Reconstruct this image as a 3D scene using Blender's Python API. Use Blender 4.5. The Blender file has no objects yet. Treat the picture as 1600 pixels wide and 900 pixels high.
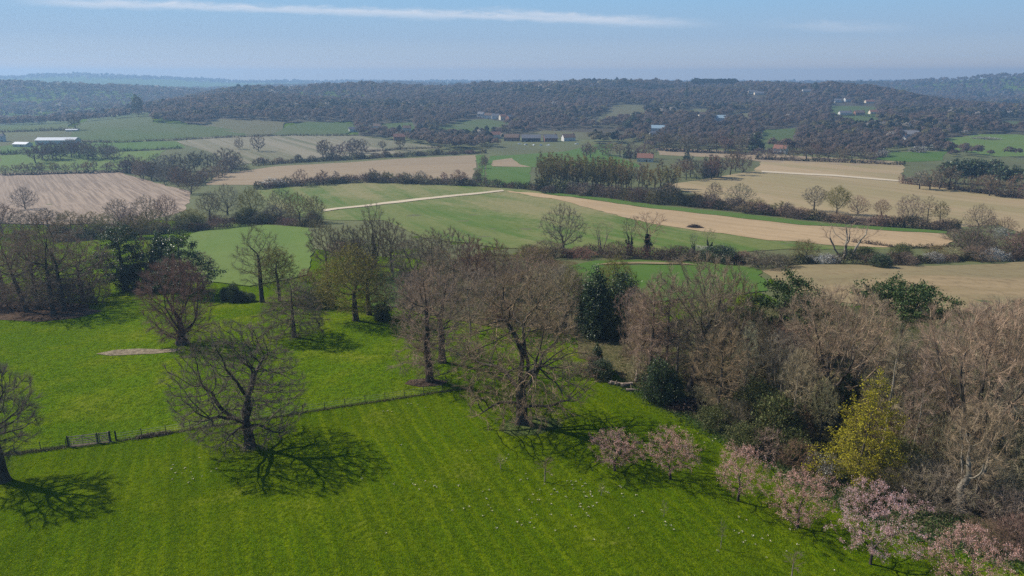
import bpy, math, random
import numpy as np
from mathutils import Vector
from mathutils.geometry import delaunay_2d_cdt

R = math.radians
scene = bpy.context.scene
COL = scene.collection

# ------------------------------------------------------------------ camera
CAM_H = 40.0
HFOV = 70.0
F = 800 / math.tan(R(HFOV / 2))          # focal length in photo pixels
HORIZON = 122
PITCH = math.atan((450 - HORIZON) / F)
cd = bpy.data.cameras.new('camera')
cam = bpy.data.objects.new('camera', cd)
COL.objects.link(cam)
cd.sensor_fit = 'HORIZONTAL'
cd.angle = R(HFOV)
cd.clip_start = 0.5
cd.clip_end = 40000
cam.location = (0, 0, CAM_H)
cam.rotation_euler = (math.pi / 2 - PITCH, 0, 0)
scene.camera = cam

# ------------------------------------------------------------------ light
SUN_EL, SUN_AZ = 41.0, -66.0              # azimuth clockwise from +Y: sun ahead and to the left
SUN_STRENGTH, SKY_STRENGTH, EXPOSURE = 4.7, 0.09, 0.64
sd = (math.sin(R(SUN_AZ)) * math.cos(R(SUN_EL)), math.cos(R(SUN_AZ)) * math.cos(R(SUN_EL)), math.sin(R(SUN_EL)))
sl = bpy.data.lights.new('sun', 'SUN')
sl.energy = SUN_STRENGTH
sl.angle = R(0.5)
sl.color = (1.0, 0.93, 0.82)
sun = bpy.data.objects.new('sun', sl)
COL.objects.link(sun)
sun.rotation_euler = Vector(sd).to_track_quat('Z', 'Y').to_euler()

scene.render.engine = 'CYCLES'
scene.cycles.use_denoising = False
scene.cycles.use_adaptive_sampling = False
scene.cycles.max_bounces = 5
scene.cycles.diffuse_bounces = 2
scene.cycles.glossy_bounces = 1
scene.cycles.transmission_bounces = 2
scene.cycles.volume_bounces = 0
scene.cycles.transparent_max_bounces = 4
scene.cycles.caustics_reflective = False
scene.cycles.caustics_refractive = False
scene.view_settings.view_transform = 'Standard'
scene.view_settings.look = 'None'
scene.view_settings.exposure = EXPOSURE
scene.view_settings.gamma = 1
scene.view_settings.use_curve_mapping = False

SKY_STOPS = [(0.004, (5.0, 4.45, 4.0)), (0.0125, (4.8, 4.4, 4.1)), (0.024, (3.6, 4.05, 4.6)), (0.05, (2.65, 3.65, 4.85)), (0.1, (2.1, 3.75, 5.5))]


def ray(px, py):
    x = (px - 800) / F
    y = (450 - py) / F
    c, s = math.cos(PITCH), math.sin(PITCH)
    return np.array([x, c + y * s, -s + y * c])


# node helpers ------------------------------------------------------
def nd(nt, typ, **kw):
    n = nt.nodes.new(typ)
    for k, v in kw.items():
        if k.startswith('i_'):
            key = k[2:]
            key = int(key) if key.isdigit() else key
            n.inputs[key].default_value = v
        else:
            setattr(n, k, v)
    return n


def mth(nt, op, a, b=None, clamp=False):
    n = nt.nodes.new('ShaderNodeMath')
    n.operation = op
    n.use_clamp = clamp
    for i, v in enumerate((a, b)):
        if v is None:
            continue
        if isinstance(v, (int, float)):
            n.inputs[i].default_value = v
        else:
            nt.links.new(v, n.inputs[i])
    return n.outputs[0]


def mixc(nt, fac, a, b, blend='MIX'):
    n = nt.nodes.new('ShaderNodeMix')
    n.data_type = 'RGBA'
    n.blend_type = blend
    for sock, v in ((n.inputs[0], fac), (n.inputs[6], a), (n.inputs[7], b)):
        if isinstance(v, (int, float)):
            sock.default_value = v
        elif isinstance(v, (tuple, list)):
            sock.default_value = (*v[:3], 1)
        else:
            nt.links.new(v, sock)
    return n.outputs[2]


def ramp01(nt, v, lo, hi):
    n = nt.nodes.new('ShaderNodeMapRange')
    n.interpolation_type = 'SMOOTHSTEP'
    nt.links.new(v, n.inputs[0])
    n.inputs[1].default_value = lo
    n.inputs[2].default_value = hi
    return n.outputs[0]


def noise(nt, vec, scale, detail=4, rough=0.55, dist=0.0):
    n = nd(nt, 'ShaderNodeTexNoise', i_Scale=scale, i_Detail=detail, i_Roughness=rough, i_Distortion=dist)
    nt.links.new(vec, n.inputs['Vector'])
    return n.outputs['Fac']


# world ---------------------------------------------------------------
w = bpy.data.worlds.new('World')
scene.world = w
w.use_nodes = True
nt = w.node_tree
nt.nodes.clear()
out = nd(nt, 'ShaderNodeOutputWorld')
bg = nd(nt, 'ShaderNodeBackground', i_Strength=SKY_STRENGTH)
sky = nd(nt, 'ShaderNodeTexSky')
sky.sky_type = 'NISHITA'
sky.sun_disc = False
sky.sun_elevation = R(SUN_EL)
sky.sun_rotation = R(SUN_AZ)
sky.altitude = 100
sky.air_density = 1.0
sky.dust_density = 0.5
sky.ozone_density = 2.0
# a contrail, laid out by direction in the sky
geo = nd(nt, 'ShaderNodeTexCoord')
sep = nd(nt, 'ShaderNodeSeparateXYZ')
nt.links.new(geo.outputs['Generated'], sep.inputs[0])
ysafe = mth(nt, 'MAXIMUM', sep.outputs[1], 0.02)
u = mth(nt, 'DIVIDE', sep.outputs[0], ysafe)
v = mth(nt, 'DIVIDE', sep.outputs[2], ysafe)


def uv_of(px, py):
    d = ray(px, py)
    return d[0] / d[1], d[2] / d[1]


def streak(px0, py0, px1, py1, px2, py2, half, amt, seed, lump):
    (u0, v0), (u1, v1), (u2, v2) = uv_of(px0, py0), uv_of(px1, py1), uv_of(px2, py2)
    A = np.array([[1, u0, u0 * u0], [1, u1, u1 * u1], [1, u2, u2 * u2]])
    c = np.linalg.solve(A, np.array([v0, v1, v2]))
    line = mth(nt, 'ADD', mth(nt, 'MULTIPLY', mth(nt, 'ADD', mth(nt, 'MULTIPLY', u, float(c[2])), float(c[1])), u), float(c[0]))
    comb = nd(nt, 'ShaderNodeCombineXYZ')
    nt.links.new(mth(nt, 'MULTIPLY', u, 22.0), comb.inputs[0])
    nt.links.new(mth(nt, 'MULTIPLY', v, 110.0), comb.inputs[1])
    comb.inputs[2].default_value = seed
    nz = noise(nt, comb.outputs[0], 1.3, 5, 0.6, 0.4)
    nz2 = noise(nt, comb.outputs[0], 0.35, 2, 0.5)
    dv = mth(nt, 'ABSOLUTE', mth(nt, 'SUBTRACT', v, mth(nt, 'ADD', line, mth(nt, 'MULTIPLY', mth(nt, 'SUBTRACT', nz, 0.5), half * 1.6))))
    wid = mth(nt, 'MULTIPLY', mth(nt, 'ADD', nz2, 0.25), half * lump)
    core = ramp01(nt, mth(nt, 'DIVIDE', dv, wid), 1.0, 0.0)
    # ramp01 with lo>hi: value 1 at centre
    ends = mth(nt, 'MULTIPLY', ramp01(nt, u, u0 - 0.02, u0 + 0.12), ramp01(nt, u, u2, u2 - 0.16))
    return mth(nt, 'MULTIPLY', mth(nt, 'MULTIPLY', core, ends), mth(nt, 'MULTIPLY', mth(nt, 'ADD', nz, 0.25), amt), True)


m1 = streak(10, 1, 560, 18, 1150, 40, 0.0066, 0.95, 1.7, 1.5)
m2 = streak(700, 20, 930, 28, 1130, 39, 0.0085, 0.8, 4.2, 1.3)
m3 = streak(1180, 38, 1290, 41, 1480, 47, 0.010, 0.4, 7.7, 1.2)
mm = mth(nt, 'MAXIMUM', mth(nt, 'MAXIMUM', m1, m2), m3)
hs = nd(nt, 'ShaderNodeHueSaturation', i_Saturation=1.25, i_Value=1.0)
nt.links.new(sky.outputs[0], hs.inputs['Color'])
el = sep.outputs[2]
def lin01(v, lo, hi):
    n = nd(nt, 'ShaderNodeMapRange')
    nt.links.new(v, n.inputs[0])
    n.inputs[1].default_value, n.inputs[2].default_value = lo, hi
    return n.outputs[0]


low = SKY_STOPS[0][1]
for (e0, c0), (e1, c1) in zip(SKY_STOPS[:-1], SKY_STOPS[1:]):
    low = mixc(nt, lin01(el, e0, e1), low, c1)
whole = mixc(nt, ramp01(nt, el, 0.10, 0.42), low, hs.outputs[0])
skc = mixc(nt, mm, whole, (5.0, 5.4, 6.1))
nt.links.new(skc, bg.inputs[0])
nt.links.new(bg.outputs[0], out.inputs[0])

# ------------------------------------------------------------------ terrain height
A_KEYS = np.array([-1200, -200, 0, 60, 150, 250, 350, 450, 600, 700, 800, 1000, 1200, 1400, 1500, 1600, 1800, 2800], float)


def zpy(r, pys):      # ground height that shows at photo row py from r metres
    return [CAM_H + r * (HORIZON - p) / 1188.0 for p in pys]


ROWS = [
    (0, [0.0] * 18), (105, [0.0] * 18), (170, [-3.0] * 18), (260, [-11.5] * 18), (400, [-20.0] * 18),
    (600, [-25.0] * 18),
    (900, [-22, -22, -22, -22, -22, -22, -22, -23, -24, -24, -25, -25, -25, -25, -25, -26, -26, -26]),
    (1100, [-14, -14, -14, -14, -12, -11, -11, -12, -15, -17, -18, -18, -17, -17, -19, -21, -21, -21]),
    (1500, [-34, -34, -34, -34, -30, -14, 0, 5, 4, 2, 0, 1, 1, -8, -18, -24, -24, -24]),
    (1950, [-38, -38, -36, -34, -32, -25, 0, 8, 20, 20, 21, 26, 29, 0, -20, -30, -30, -30]),
    (2500, zpy(2500, [124, 124, 121, 124, 130, 136, 148, 155, 155, 155, 155, 155, 155, 158, 156, 150, 148, 148])),
    (2900, [-22] * 18),
    (3400, zpy(3400, [133, 133, 133, 133, 136, 138, 138, 135, 128, 131, 131, 132, 132, 127, 120, 113, 109, 109])),
    (4400, [-15] * 18),
    (5600, zpy(5600, [123, 123, 120, 115.5, 115.0, 119, 126, 127.5, 127, 127, 128, 128, 128, 127, 127, 127, 127, 127])),
    (7000, [-20] * 18),
]
S0 = 50.0
SG = np.linspace(math.log(S0), math.log(7000 + S0), 700)
AG = np.linspace(-1200, 2800, 201)
_rk = np.log(np.array([r for r, _ in ROWS], float) + S0)
_zk = np.array([np.interp(AG, A_KEYS, z) for _, z in ROWS])
TAB = np.array([[0.0]])
TAB = np.stack([np.interp(SG, _rk, _zk[:, j]) for j in range(len(AG))], 1)


def gsm(a, sig, axis):
    n = int(sig * 3) + 1
    k = np.exp(-0.5 * (np.arange(-n, n + 1) / sig) ** 2)
    k /= k.sum()
    pad = [(0, 0), (0, 0)]
    pad[axis] = (n, n)
    p = np.pad(a, pad, mode='edge')
    o = np.zeros_like(a)
    for i, kk in enumerate(k):
        o += kk * (p[i:i + a.shape[0], :] if axis == 0 else p[:, i:i + a.shape[1]])
    return o


TAB = gsm(gsm(TAB, 9, 0), 1.5, 1)


def height(x, y):
    x = np.asarray(x, float)
    y = np.asarray(y, float)
    r = np.hypot(x, y)
    th = np.arctan2(x, y)
    a = 800 + 1188 * np.tan(np.clip(th, -1.0, 1.0))
    s = np.log(np.minimum(r, 6990) + S0)
    fi = np.clip((s - SG[0]) / (SG[1] - SG[0]), 0, len(SG) - 1.001)
    fj = np.clip((a - AG[0]) / (AG[1] - AG[0]), 0, len(AG) - 1.001)
    i = fi.astype(int)
    j = fj.astype(int)
    di = fi - i
    dj = fj - j
    z = (TAB[i, j] * (1 - di) * (1 - dj) + TAB[i + 1, j] * di * (1 - dj) + TAB[i, j + 1] * (1 - di) * dj + TAB[i + 1, j + 1] * di * dj)
    near = np.exp(-(r / 600.0) ** 2)
    z = z + near * (0.18 * np.sin(x * 0.21 + 1.3) * np.sin(y * 0.17 + 0.4) + 0.35 * np.sin(x * 0.07 + y * 0.045) + 0.3 * np.sin(y * 0.09 - x * 0.03 + 2))
    z = z + (1 - np.exp(-(r / 900.0) ** 2)) * (2.0 * np.sin(x * 0.011 + 0.7 * np.sin(y * 0.006)) + 1.5 * np.sin(y * 0.013 + x * 0.004))
    wl = np.clip((r - 1200) / 450.0, 0, 1)
    wl = wl * wl * (3 - 2 * wl) * np.clip((2600 - r) / 500.0, 0, 1)
    wl = wl * (1 - 0.75 * np.exp(-((r - 1950) / 220.0) ** 2))
    z = z + 1.3 * wl * (5.5 * np.sin(x * 0.0085 + 1.5 * np.sin(y * 0.005)) + 4.5 * np.sin(y * 0.014 - x * 0.004 + 1.0) + 3 * np.sin(x * 0.019 + y * 0.008))
    return z


_T = np.concatenate([np.geomspace(30, 6900, 3000)])


def gp(px, py):
    """ground point seen at photo pixel (px, py)"""
    d = ray(px, py)
    d = d / math.hypot(d[0], d[1])
    X, Y, Z = d[0] * _T, d[1] * _T, CAM_H + d[2] * _T
    h = height(X, Y)
    below = np.nonzero(Z < h)[0]
    if len(below) == 0:
        k = len(_T) - 1
        return np.array([X[k], Y[k], h[k]])
    k = max(1, below[0])
    g0, g1 = Z[k - 1] - h[k - 1], Z[k] - h[k]
    t = _T[k - 1] + (_T[k] - _T[k - 1]) * g0 / (g0 - g1 + 1e-9)
    x, y = d[0] * t, d[1] * t
    return np.array([x, y, float(height(x, y))])


def top_h(base, py):
    """height of something standing at base whose top shows at photo row py"""
    c, s = math.cos(PITCH), math.sin(PITCH)
    v = (450 - py) / F
    dist_fwd = base[1]
    slope = (-s + v * c) / (c + v * s)
    return CAM_H + slope * dist_fwd - base[2]


def px_m(base):
    """metres per photo pixel at a point"""
    c, s = math.cos(PITCH), math.sin(PITCH)
    return (base[1] * c - (base[2] - CAM_H) * s) / F


# ------------------------------------------------------------------ object helpers
def tag(o, label=None, cat=None, group=None, kind=None):
    if label:
        o['label'] = label
    if cat:
        o['category'] = cat
    if group:
        o['group'] = group
    if kind:
        o['kind'] = kind
    return o


def link(o, parent=None):
    COL.objects.link(o)
    if parent is not None:
        o.parent = parent
    return o


def empty(name, loc, rz=0.0, sc=(1, 1, 1)):
    o = bpy.data.objects.new(name, None)
    o.empty_display_size = 0.5
    o.location = loc
    o.rotation_euler = (0, 0, rz)
    o.scale = sc
    return link(o)


def mesh_np(name, V, Q, mat=None, smooth=False, tint=None, mats=None, midx=None):
    """mesh from (n,3) verts and list of face arrays (each (m,k))"""
    me = bpy.data.meshes.new(name)
    V = np.asarray(V, np.float32)
    if not isinstance(Q, list):
        Q = [Q]
    Q = [np.asarray(q, np.int32) for q in Q if len(q)]
    nl = sum(q.size for q in Q)
    nf = sum(len(q) for q in Q)
    me.vertices.add(len(V))
    me.vertices.foreach_set('co', V.ravel())
    me.loops.add(nl)
    me.loops.foreach_set('vertex_index', np.concatenate([q.ravel() for q in Q]))
    me.polygons.add(nf)
    st = []
    o = 0
    for q in Q:
        st.append(o + np.arange(len(q)) * q.shape[1])
        o += q.size
    me.polygons.foreach_set('loop_start', np.concatenate(st).astype(np.int32))
    if smooth:
        me.polygons.foreach_set('use_smooth', np.ones(nf, bool))
    if mats:
        for m in mats:
            me.materials.append(m)
        me.polygons.foreach_set('material_index', np.asarray(midx, np.int32))
    elif mat:
        me.materials.append(mat)
    me.update(calc_edges=True)
    if tint is not None:
        at = me.attributes.new('tint', 'FLOAT_COLOR', 'POINT')
        t4 = np.ones((len(V), 4), np.float32)
        t4[:, :3] = tint
        at.data.foreach_set('color', t4.ravel())
    return me


def obj(name, me, parent=None):
    return link(bpy.data.objects.new(name, me), parent)


class MB:
    """collects boxes, bars and prisms into one mesh"""

    def __init__(self):
        self.V = []
        self.Fc = []

    def add(self, vs, fs):
        b = len(self.V)
        self.V += [tuple(v) for v in vs]
        self.Fc += [tuple(i + b for i in f) for f in fs]

    def box(self, c, s, rz=0.0):
        cx, cy, cz = c
        ca, sa = math.cos(rz), math.sin(rz)
        vs = []
        for dz in (-.5, .5):
            for dx, dy in ((-.5, -.5), (.5, -.5), (.5, .5), (-.5, .5)):
                x, y = dx * s[0], dy * s[1]
                vs.append((cx + x * ca - y * sa, cy + x * sa + y * ca, cz + dz * s[2]))
        self.add(vs, [(3, 2, 1, 0), (4, 5, 6, 7), (0, 1, 5, 4), (1, 2, 6, 5), (2, 3, 7, 6), (3, 0, 4, 7)])

    def bar(self, a, b, r0, r1=None, n=6):
        r1 = r0 if r1 is None else r1
        a, b = Vector(a), Vector(b)
        d = (b - a).normalized()
        s = d.cross(Vector((0, 0, 1)) if abs(d.z) < .9 else Vector((1, 0, 0))).normalized()
        t = d.cross(s)
        vs = []
        for p, r in ((a, r0), (b, r1)):
            for k in range(n):
                an = 2 * math.pi * k / n
                vs.append(p + (s * math.cos(an) + t * math.sin(an)) * r)
        fs = [(k, (k + 1) % n, n + (k + 1) % n, n + k) for k in range(n)]
        self.add(vs, fs + [tuple(range(n))[::-1], tuple(range(n, 2 * n))])

    def build(self, name, mat, parent=None):
        me = bpy.data.meshes.new(name)
        me.from_pydata(self.V, [], self.Fc)
        me.materials.append(mat)
        me.update()
        return obj(name, me, parent)


# ------------------------------------------------------------------ materials
def newmat(name):
    m = bpy.data.materials.new(name)
    m.use_nodes = True
    m.node_tree.nodes.clear()
    return m, m.node_tree


def finish(nt, col, rough=0.9, bump=None, bstr=0.3, bdist=0.1, spec=0.2, trans=0.0):
    o = nd(nt, 'ShaderNodeOutputMaterial')
    b = nd(nt, 'ShaderNodeBsdfPrincipled', i_Roughness=rough)
    b.inputs['Specular IOR Level'].default_value = spec
    if isinstance(col, tuple):
        b.inputs['Base Color'].default_value = (*col, 1)
    else:
        nt.links.new(col, b.inputs['Base Color'])
    if bump is not None:
        bn = nd(nt, 'ShaderNodeBump', i_Strength=bstr, i_Distance=bdist)
        nt.links.new(bump, bn.inputs['Height'])
        nt.links.new(bn.outputs[0], b.inputs['Normal'])
    if trans > 0:
        t = nd(nt, 'ShaderNodeBsdfTranslucent')
        if isinstance(col, tuple):
            t.inputs[0].default_value = (*col, 1)
        else:
            nt.links.new(col, t.inputs[0])
        mx = nd(nt, 'ShaderNodeMixShader', i_0=trans)
        nt.links.new(b.outputs[0], mx.inputs[1])
        nt.links.new(t.outputs[0], mx.inputs[2])
        nt.links.new(mx.outputs[0], o.inputs[0])
    else:
        nt.links.new(b.outputs[0], o.inputs[0])


def pos(nt, rz=0.0, sc=(1, 1, 1)):
    g = nd(nt, 'ShaderNodeNewGeometry')
    if rz == 0 and sc == (1, 1, 1):
        return g.outputs['Position']
    r = nd(nt, 'ShaderNodeMapping')
    r.inputs['Rotation'].default_value = (0, 0, -rz)
    nt.links.new(g.outputs['Position'], r.inputs[0])
    s = nd(nt, 'ShaderNodeVectorMath', operation='MULTIPLY')
    s.inputs[1].default_value = sc
    nt.links.new(r.outputs[0], s.inputs[0])
    return s.outputs[0]


def mat_grass(name, c1, c2, c3, dry, dry_amt, stripe=None, tuft=1.0, bstr=0.5, patch=(0.035, 0.16)):
    """c1 dark, c2 mid, c3 yellowish; dry straw patches; stripe = (dir, period, strength)"""
    m, nt = newmat(name)
    p = pos(nt)
    big = noise(nt, p, patch[0], 5, 0.6, 0.6)
    midn = noise(nt, p, patch[1], 5, 0.62, 0.3)
    fine = noise(nt, p, 1.6 * tuft, 5, 0.7)
    grain = noise(nt, p, 7.0 * tuft, 3, 0.7)
    c = mixc(nt, ramp01(nt, big, 0.34, 0.68), c1, c2)
    c = mixc(nt, mth(nt, 'MULTIPLY', ramp01(nt, midn, 0.42, 0.72), 0.75), c, c3)
    if stripe:
        q0 = nd(nt, 'ShaderNodeSeparateXYZ')
        nt.links.new(pos(nt, stripe[0], (1, 1, 1)), q0.inputs[0])
        ph = mth(nt, 'ADD', mth(nt, 'MULTIPLY', q0.outputs[0], 6.283 / (stripe[1] * 1.25)), mth(nt, 'MULTIPLY', midn, 2.2))
        sw = ramp01(nt, mth(nt, 'SINE', ph), 0.2, 0.95)
        c = mixc(nt, mth(nt, 'MULTIPLY', sw, mth(nt, 'MULTIPLY', ramp01(nt, big, 0.3, 0.6), stripe[2] * 1.1)), c, tuple(k * 1.25 for k in c3))
        q = pos(nt, stripe[0], (1, 0.05, 1))
        s = noise(nt, q, 1.0 / stripe[1], 2, 0.5)
        c = mixc(nt, mth(nt, 'MULTIPLY', ramp01(nt, s, 0.4, 0.62), stripe[2]), c, tuple(k * 0.62 for k in c1))
        s2 = noise(nt, q, 2.7 / stripe[1], 2, 0.6)
        c = mixc(nt, mth(nt, 'MULTIPLY', ramp01(nt, s2, 0.52, 0.72), stripe[2] * 0.55), c, tuple(min(1, k * 1.35) for k in c3))
    d = mth(nt, 'MULTIPLY', ramp01(nt, mth(nt, 'ADD', mth(nt, 'MULTIPLY', midn, 0.6), mth(nt, 'MULTIPLY', fine, 0.4)), 0.56, 0.72), dry_amt)
    c = mixc(nt, d, c, dry)
    c = mixc(nt, mth(nt, 'MULTIPLY', ramp01(nt, fine, 0.58, 0.38), 0.7), c, tuple(k * 0.45 for k in c1))
    c = mixc(nt, mth(nt, 'MULTIPLY', ramp01(nt, grain, 0.5, 0.66), 0.6), c, tuple(min(1, k * 1.7) for k in c3))
    c = mixc(nt, mth(nt, 'MULTIPLY', ramp01(nt, grain, 0.48, 0.34), 0.65), c, tuple(k * 0.5 for k in c1))
    b = mth(nt, 'ADD', mth(nt, 'MULTIPLY', fine, 1.0), mth(nt, 'MULTIPLY', grain, 0.35))
    finish(nt, c, 0.95, b, bstr, 0.35, 0.0)
    return m


def mat_field(name, a, b, rz, period, sstr, patch=None, pamt=0.0, pscale=0.012, speck=0.35):
    """arable field: a base, b stripe colour along rz, patch colour in blotches"""
    m, nt = newmat(name)
    p = pos(nt)
    q = pos(nt, rz, (1, 0.012, 1))
    s = noise(nt, q, 1.0 / period, 2, 0.6)
    f = noise(nt, p, 0.4, 5, 0.7)
    big = noise(nt, pos(nt, rz, (1, 0.35, 1)), pscale, 5, 0.6, 0.5)
    c = mixc(nt, mth(nt, 'MULTIPLY', ramp01(nt, s, 0.36, 0.64), sstr), a, b)
    if patch:
        c = mixc(nt, mth(nt, 'MULTIPLY', ramp01(nt, mth(nt, 'ADD', big, mth(nt, 'MULTIPLY', mth(nt, 'SUBTRACT', f, 0.5), 0.25)), 0.42, 0.62), pamt), c, patch)
    c = mixc(nt, mth(nt, 'MULTIPLY', ramp01(nt, f, 0.56, 0.3), speck), c, tuple(k * 0.6 for k in a))
    finish(nt, c, 0.95, f, 0.4, 0.3, 0.1)
    return m


def mat_twig(name):
    """twigs and fine branches: colour from the object, each island a little different"""
    m, nt = newmat(name)
    oi = nd(nt, 'ShaderNodeObjectInfo')
    g = nd(nt, 'ShaderNodeNewGeometry')
    k = nd(nt, 'ShaderNodeMapRange')
    nt.links.new(g.outputs['Random Per Island'], k.inputs[0])
    k.inputs[3].default_value = 0.45
    k.inputs[4].default_value = 1.75
    c = nd(nt, 'ShaderNodeVectorMath', operation='SCALE')
    nt.links.new(oi.outputs['Color'], c.inputs[0])
    nt.links.new(k.outputs[0], c.inputs['Scale'])
    finish(nt, c.outputs[0], 0.85, spec=0.15, trans=0.22)
    return m


def mat_leaf(name, stops, trans=0.3, spec=0.2, rough=0.6):
    m, nt = newmat(name)
    g = nd(nt, 'ShaderNodeNewGeometry')
    cr = nd(nt, 'ShaderNodeValToRGB')
    el = cr.color_ramp.elements
    while len(el) < len(stops):
        el.new(0.5)
    for e, (p_, c_) in zip(el, stops):
        e.position = p_
        e.color = (*c_, 1)
    nt.links.new(g.outputs['Random Per Island'], cr.inputs[0])
    finish(nt, cr.outputs[0], rough, spec=spec, trans=trans)
    return m


def mat_tint(name, trans=0.0):
    m, nt = newmat(name)
    a = nd(nt, 'ShaderNodeAttribute', attribute_name='tint')
    g = nd(nt, 'ShaderNodeNewGeometry')
    k = nd(nt, 'ShaderNodeMapRange')
    nt.links.new(g.outputs['Random Per Island'], k.inputs[0])
    k.inputs[3].default_value = 0.88
    k.inputs[4].default_value = 1.12
    c = nd(nt, 'ShaderNodeVectorMath', operation='SCALE')
    nt.links.new(a.outputs['Color'], c.inputs[0])
    nt.links.new(k.outputs[0], c.inputs['Scale'])
    finish(nt, c.outputs[0], 0.9, spec=0.1, trans=trans)
    return m


def mat_bark(name, c1, c2, sc=3.0):
    m, nt = newmat(name)
    t = nd(nt, 'ShaderNodeTexCoord')
    mp = nd(nt, 'ShaderNodeMapping')
    mp.inputs['Scale'].default_value = (1, 1, 0.3)
    nt.links.new(t.outputs['Object'], mp.inputs[0])
    n = noise(nt, mp.outputs[0], sc, 5, 0.65)
    n2 = noise(nt, t.outputs['Object'], 0.5, 3, 0.6)
    c = mixc(nt, ramp01(nt, n, 0.35, 0.65), c1, c2)
    c = mixc(nt, mth(nt, 'MULTIPLY', ramp01(nt, n2, 0.5, 0.7), 0.5), c, (0.075, 0.085, 0.045))
    finish(nt, c, 0.9, n, 0.6, 0.06, 0.15)
    return m


def mat_plain(name, c, var=0.25, sc=1.0, rough=0.85, spec=0.2):
    m, nt = newmat(name)
    t = nd(nt, 'ShaderNodeTexCoord')
    n = noise(nt, t.outputs['Object'], sc, 5, 0.65)
    cc = mixc(nt, ramp01(nt, n, 0.3, 0.7), tuple(k * (1 - var) for k in c), tuple(min(1, k * (1 + var)) for k in c))
    finish(nt, cc, rough, n, 0.2, 0.03, spec)
    return m


M = {}
M['lawn'] = mat_grass('lawn_grass', (0.044, 0.086, 0.0010), (0.064, 0.110, 0.0012), (0.108, 0.136, 0.002), (0.22, 0.19, 0.07), 0.40, (R(23), 1.35, 0.40), 1.4, 0.7, (0.025, 0.10))
M['pasture'] = mat_grass('pasture_grass', (0.046, 0.094, 0.0015), (0.070, 0.128, 0.002), (0.128, 0.156, 0.006), (0.19, 0.165, 0.06), 0.40, None, 0.9, 0.9, (0.03, 0.11))
M['rough'] = mat_grass('rough_grass', (0.035, 0.060, 0.014), (0.055, 0.085, 0.02), (0.095, 0.105, 0.035), (0.17, 0.14, 0.075), 0.6, None, 0.6, 0.7)
M['woodfloor'] = mat_grass('wood_floor', (0.045, 0.056, 0.018), (0.088, 0.082, 0.034), (0.150, 0.112, 0.066), (0.22, 0.16, 0.105), 0.6, None, 0.8, 0.8, (0.06, 0.22))
M['bark'] = mat_bark('bark_grey_brown', (0.050, 0.040, 0.031), (0.115, 0.095, 0.075))
M['bark_dark'] = mat_bark('bark_dark', (0.030, 0.025, 0.020), (0.070, 0.057, 0.045))
M['bark_pale'] = mat_bark('bark_pale', (0.13, 0.11, 0.085), (0.30, 0.26, 0.20))
M['twig'] = mat_twig('twigs')
M['needles'] = mat_leaf('dark_needles', [(0, (0.012, 0.024, 0.011)), (0.5, (0.034, 0.060, 0.022)), (1, (0.120, 0.165, 0.055))], 0.25, 0.4, 0.45)
M['pine'] = mat_leaf('pine_needles', [(0, (0.018, 0.036, 0.010)), (0.5, (0.042, 0.075, 0.018)), (1, (0.095, 0.135, 0.034))], 0.2)
M['ivy'] = mat_leaf('ivy_leaves', [(0, (0.008, 0.017, 0.007)), (0.6, (0.018, 0.034, 0.012)), (1, (0.045, 0.066, 0.024))], 0.15, 0.4)
M['budding'] = mat_leaf('young_olive_leaves', [(0, (0.095, 0.088, 0.020)), (0.5, (0.17, 0.150, 0.026)), (1, (0.26, 0.23, 0.04))], 0.4)
M['yellow'] = mat_leaf('yellow_green_flowers', [(0, (0.10, 0.095, 0.008)), (0.5, (0.32, 0.285, 0.012)), (1, (0.56, 0.48, 0.03))], 0.4)
M['cherry'] = mat_leaf('pink_blossom', [(0, (0.36, 0.17, 0.10)), (0.3, (0.60, 0.32, 0.24)), (0.7, (0.78, 0.47, 0.40)), (1, (0.86, 0.64, 0.60))], 0.5)
M['cherry_pale'] = mat_leaf('pale_pink_blossom', [(0, (0.42, 0.21, 0.14)), (0.35, (0.68, 0.40, 0.36)), (0.7, (0.80, 0.53, 0.54)), (1, (0.88, 0.70, 0.75))], 0.5)
M['white_bl'] = mat_leaf('white_blossom', [(0, (0.12, 0.11, 0.075)), (0.45, (0.36, 0.34, 0.29)), (1, (0.75, 0.74, 0.70))], 0.3)
M['shrub'] = mat_leaf('shrub_leaves', [(0, (0.034, 0.050, 0.014)), (0.5, (0.075, 0.092, 0.026)), (1, (0.15, 0.15, 0.05))], 0.25)
M['cover'] = mat_leaf('ground_cover_leaves', [(0, (0.030, 0.060, 0.012)), (0.6, (0.060, 0.105, 0.022)), (1, (0.13, 0.15, 0.05))], 0.3)
M['dead'] = mat_leaf('dead_stalks', [(0, (0.06, 0.045, 0.03)), (0.5, (0.13, 0.10, 0.065)), (1, (0.24, 0.19, 0.13))], 0.2)
M['tint'] = mat_tint('distant_wood', 0.5)
M['hedge'] = mat_tint('hedge_twigs', 0.2)
M['wood_weathered'] = mat_plain('weathered_wood', (0.28, 0.225, 0.165), 0.3, 6)
M['wood_dark'] = mat_plain('dark_post_wood', (0.055, 0.047, 0.040), 0.3, 6)
M['wire'] = mat_plain('fence_wire', (0.18, 0.18, 0.17), 0.1, 2, 0.5, 0.5)
M['petal_cream'] = mat_leaf('cream_petals', [(0, (0.62, 0.52, 0.26)), (0.5, (0.78, 0.70, 0.46)), (1, (0.85, 0.80, 0.64))], 0.3)
M['stem'] = mat_leaf('flower_stems', [(0, (0.03, 0.07, 0.02)), (1, (0.07, 0.13, 0.04))], 0.3)
M['earth'] = mat_grass('bare_earth', (0.17, 0.14, 0.09), (0.23, 0.185, 0.13), (0.26, 0.21, 0.15), (0.08, 0.11, 0.02), 0.9, None, 0.9, 0.6, (0.1, 0.3))
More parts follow.
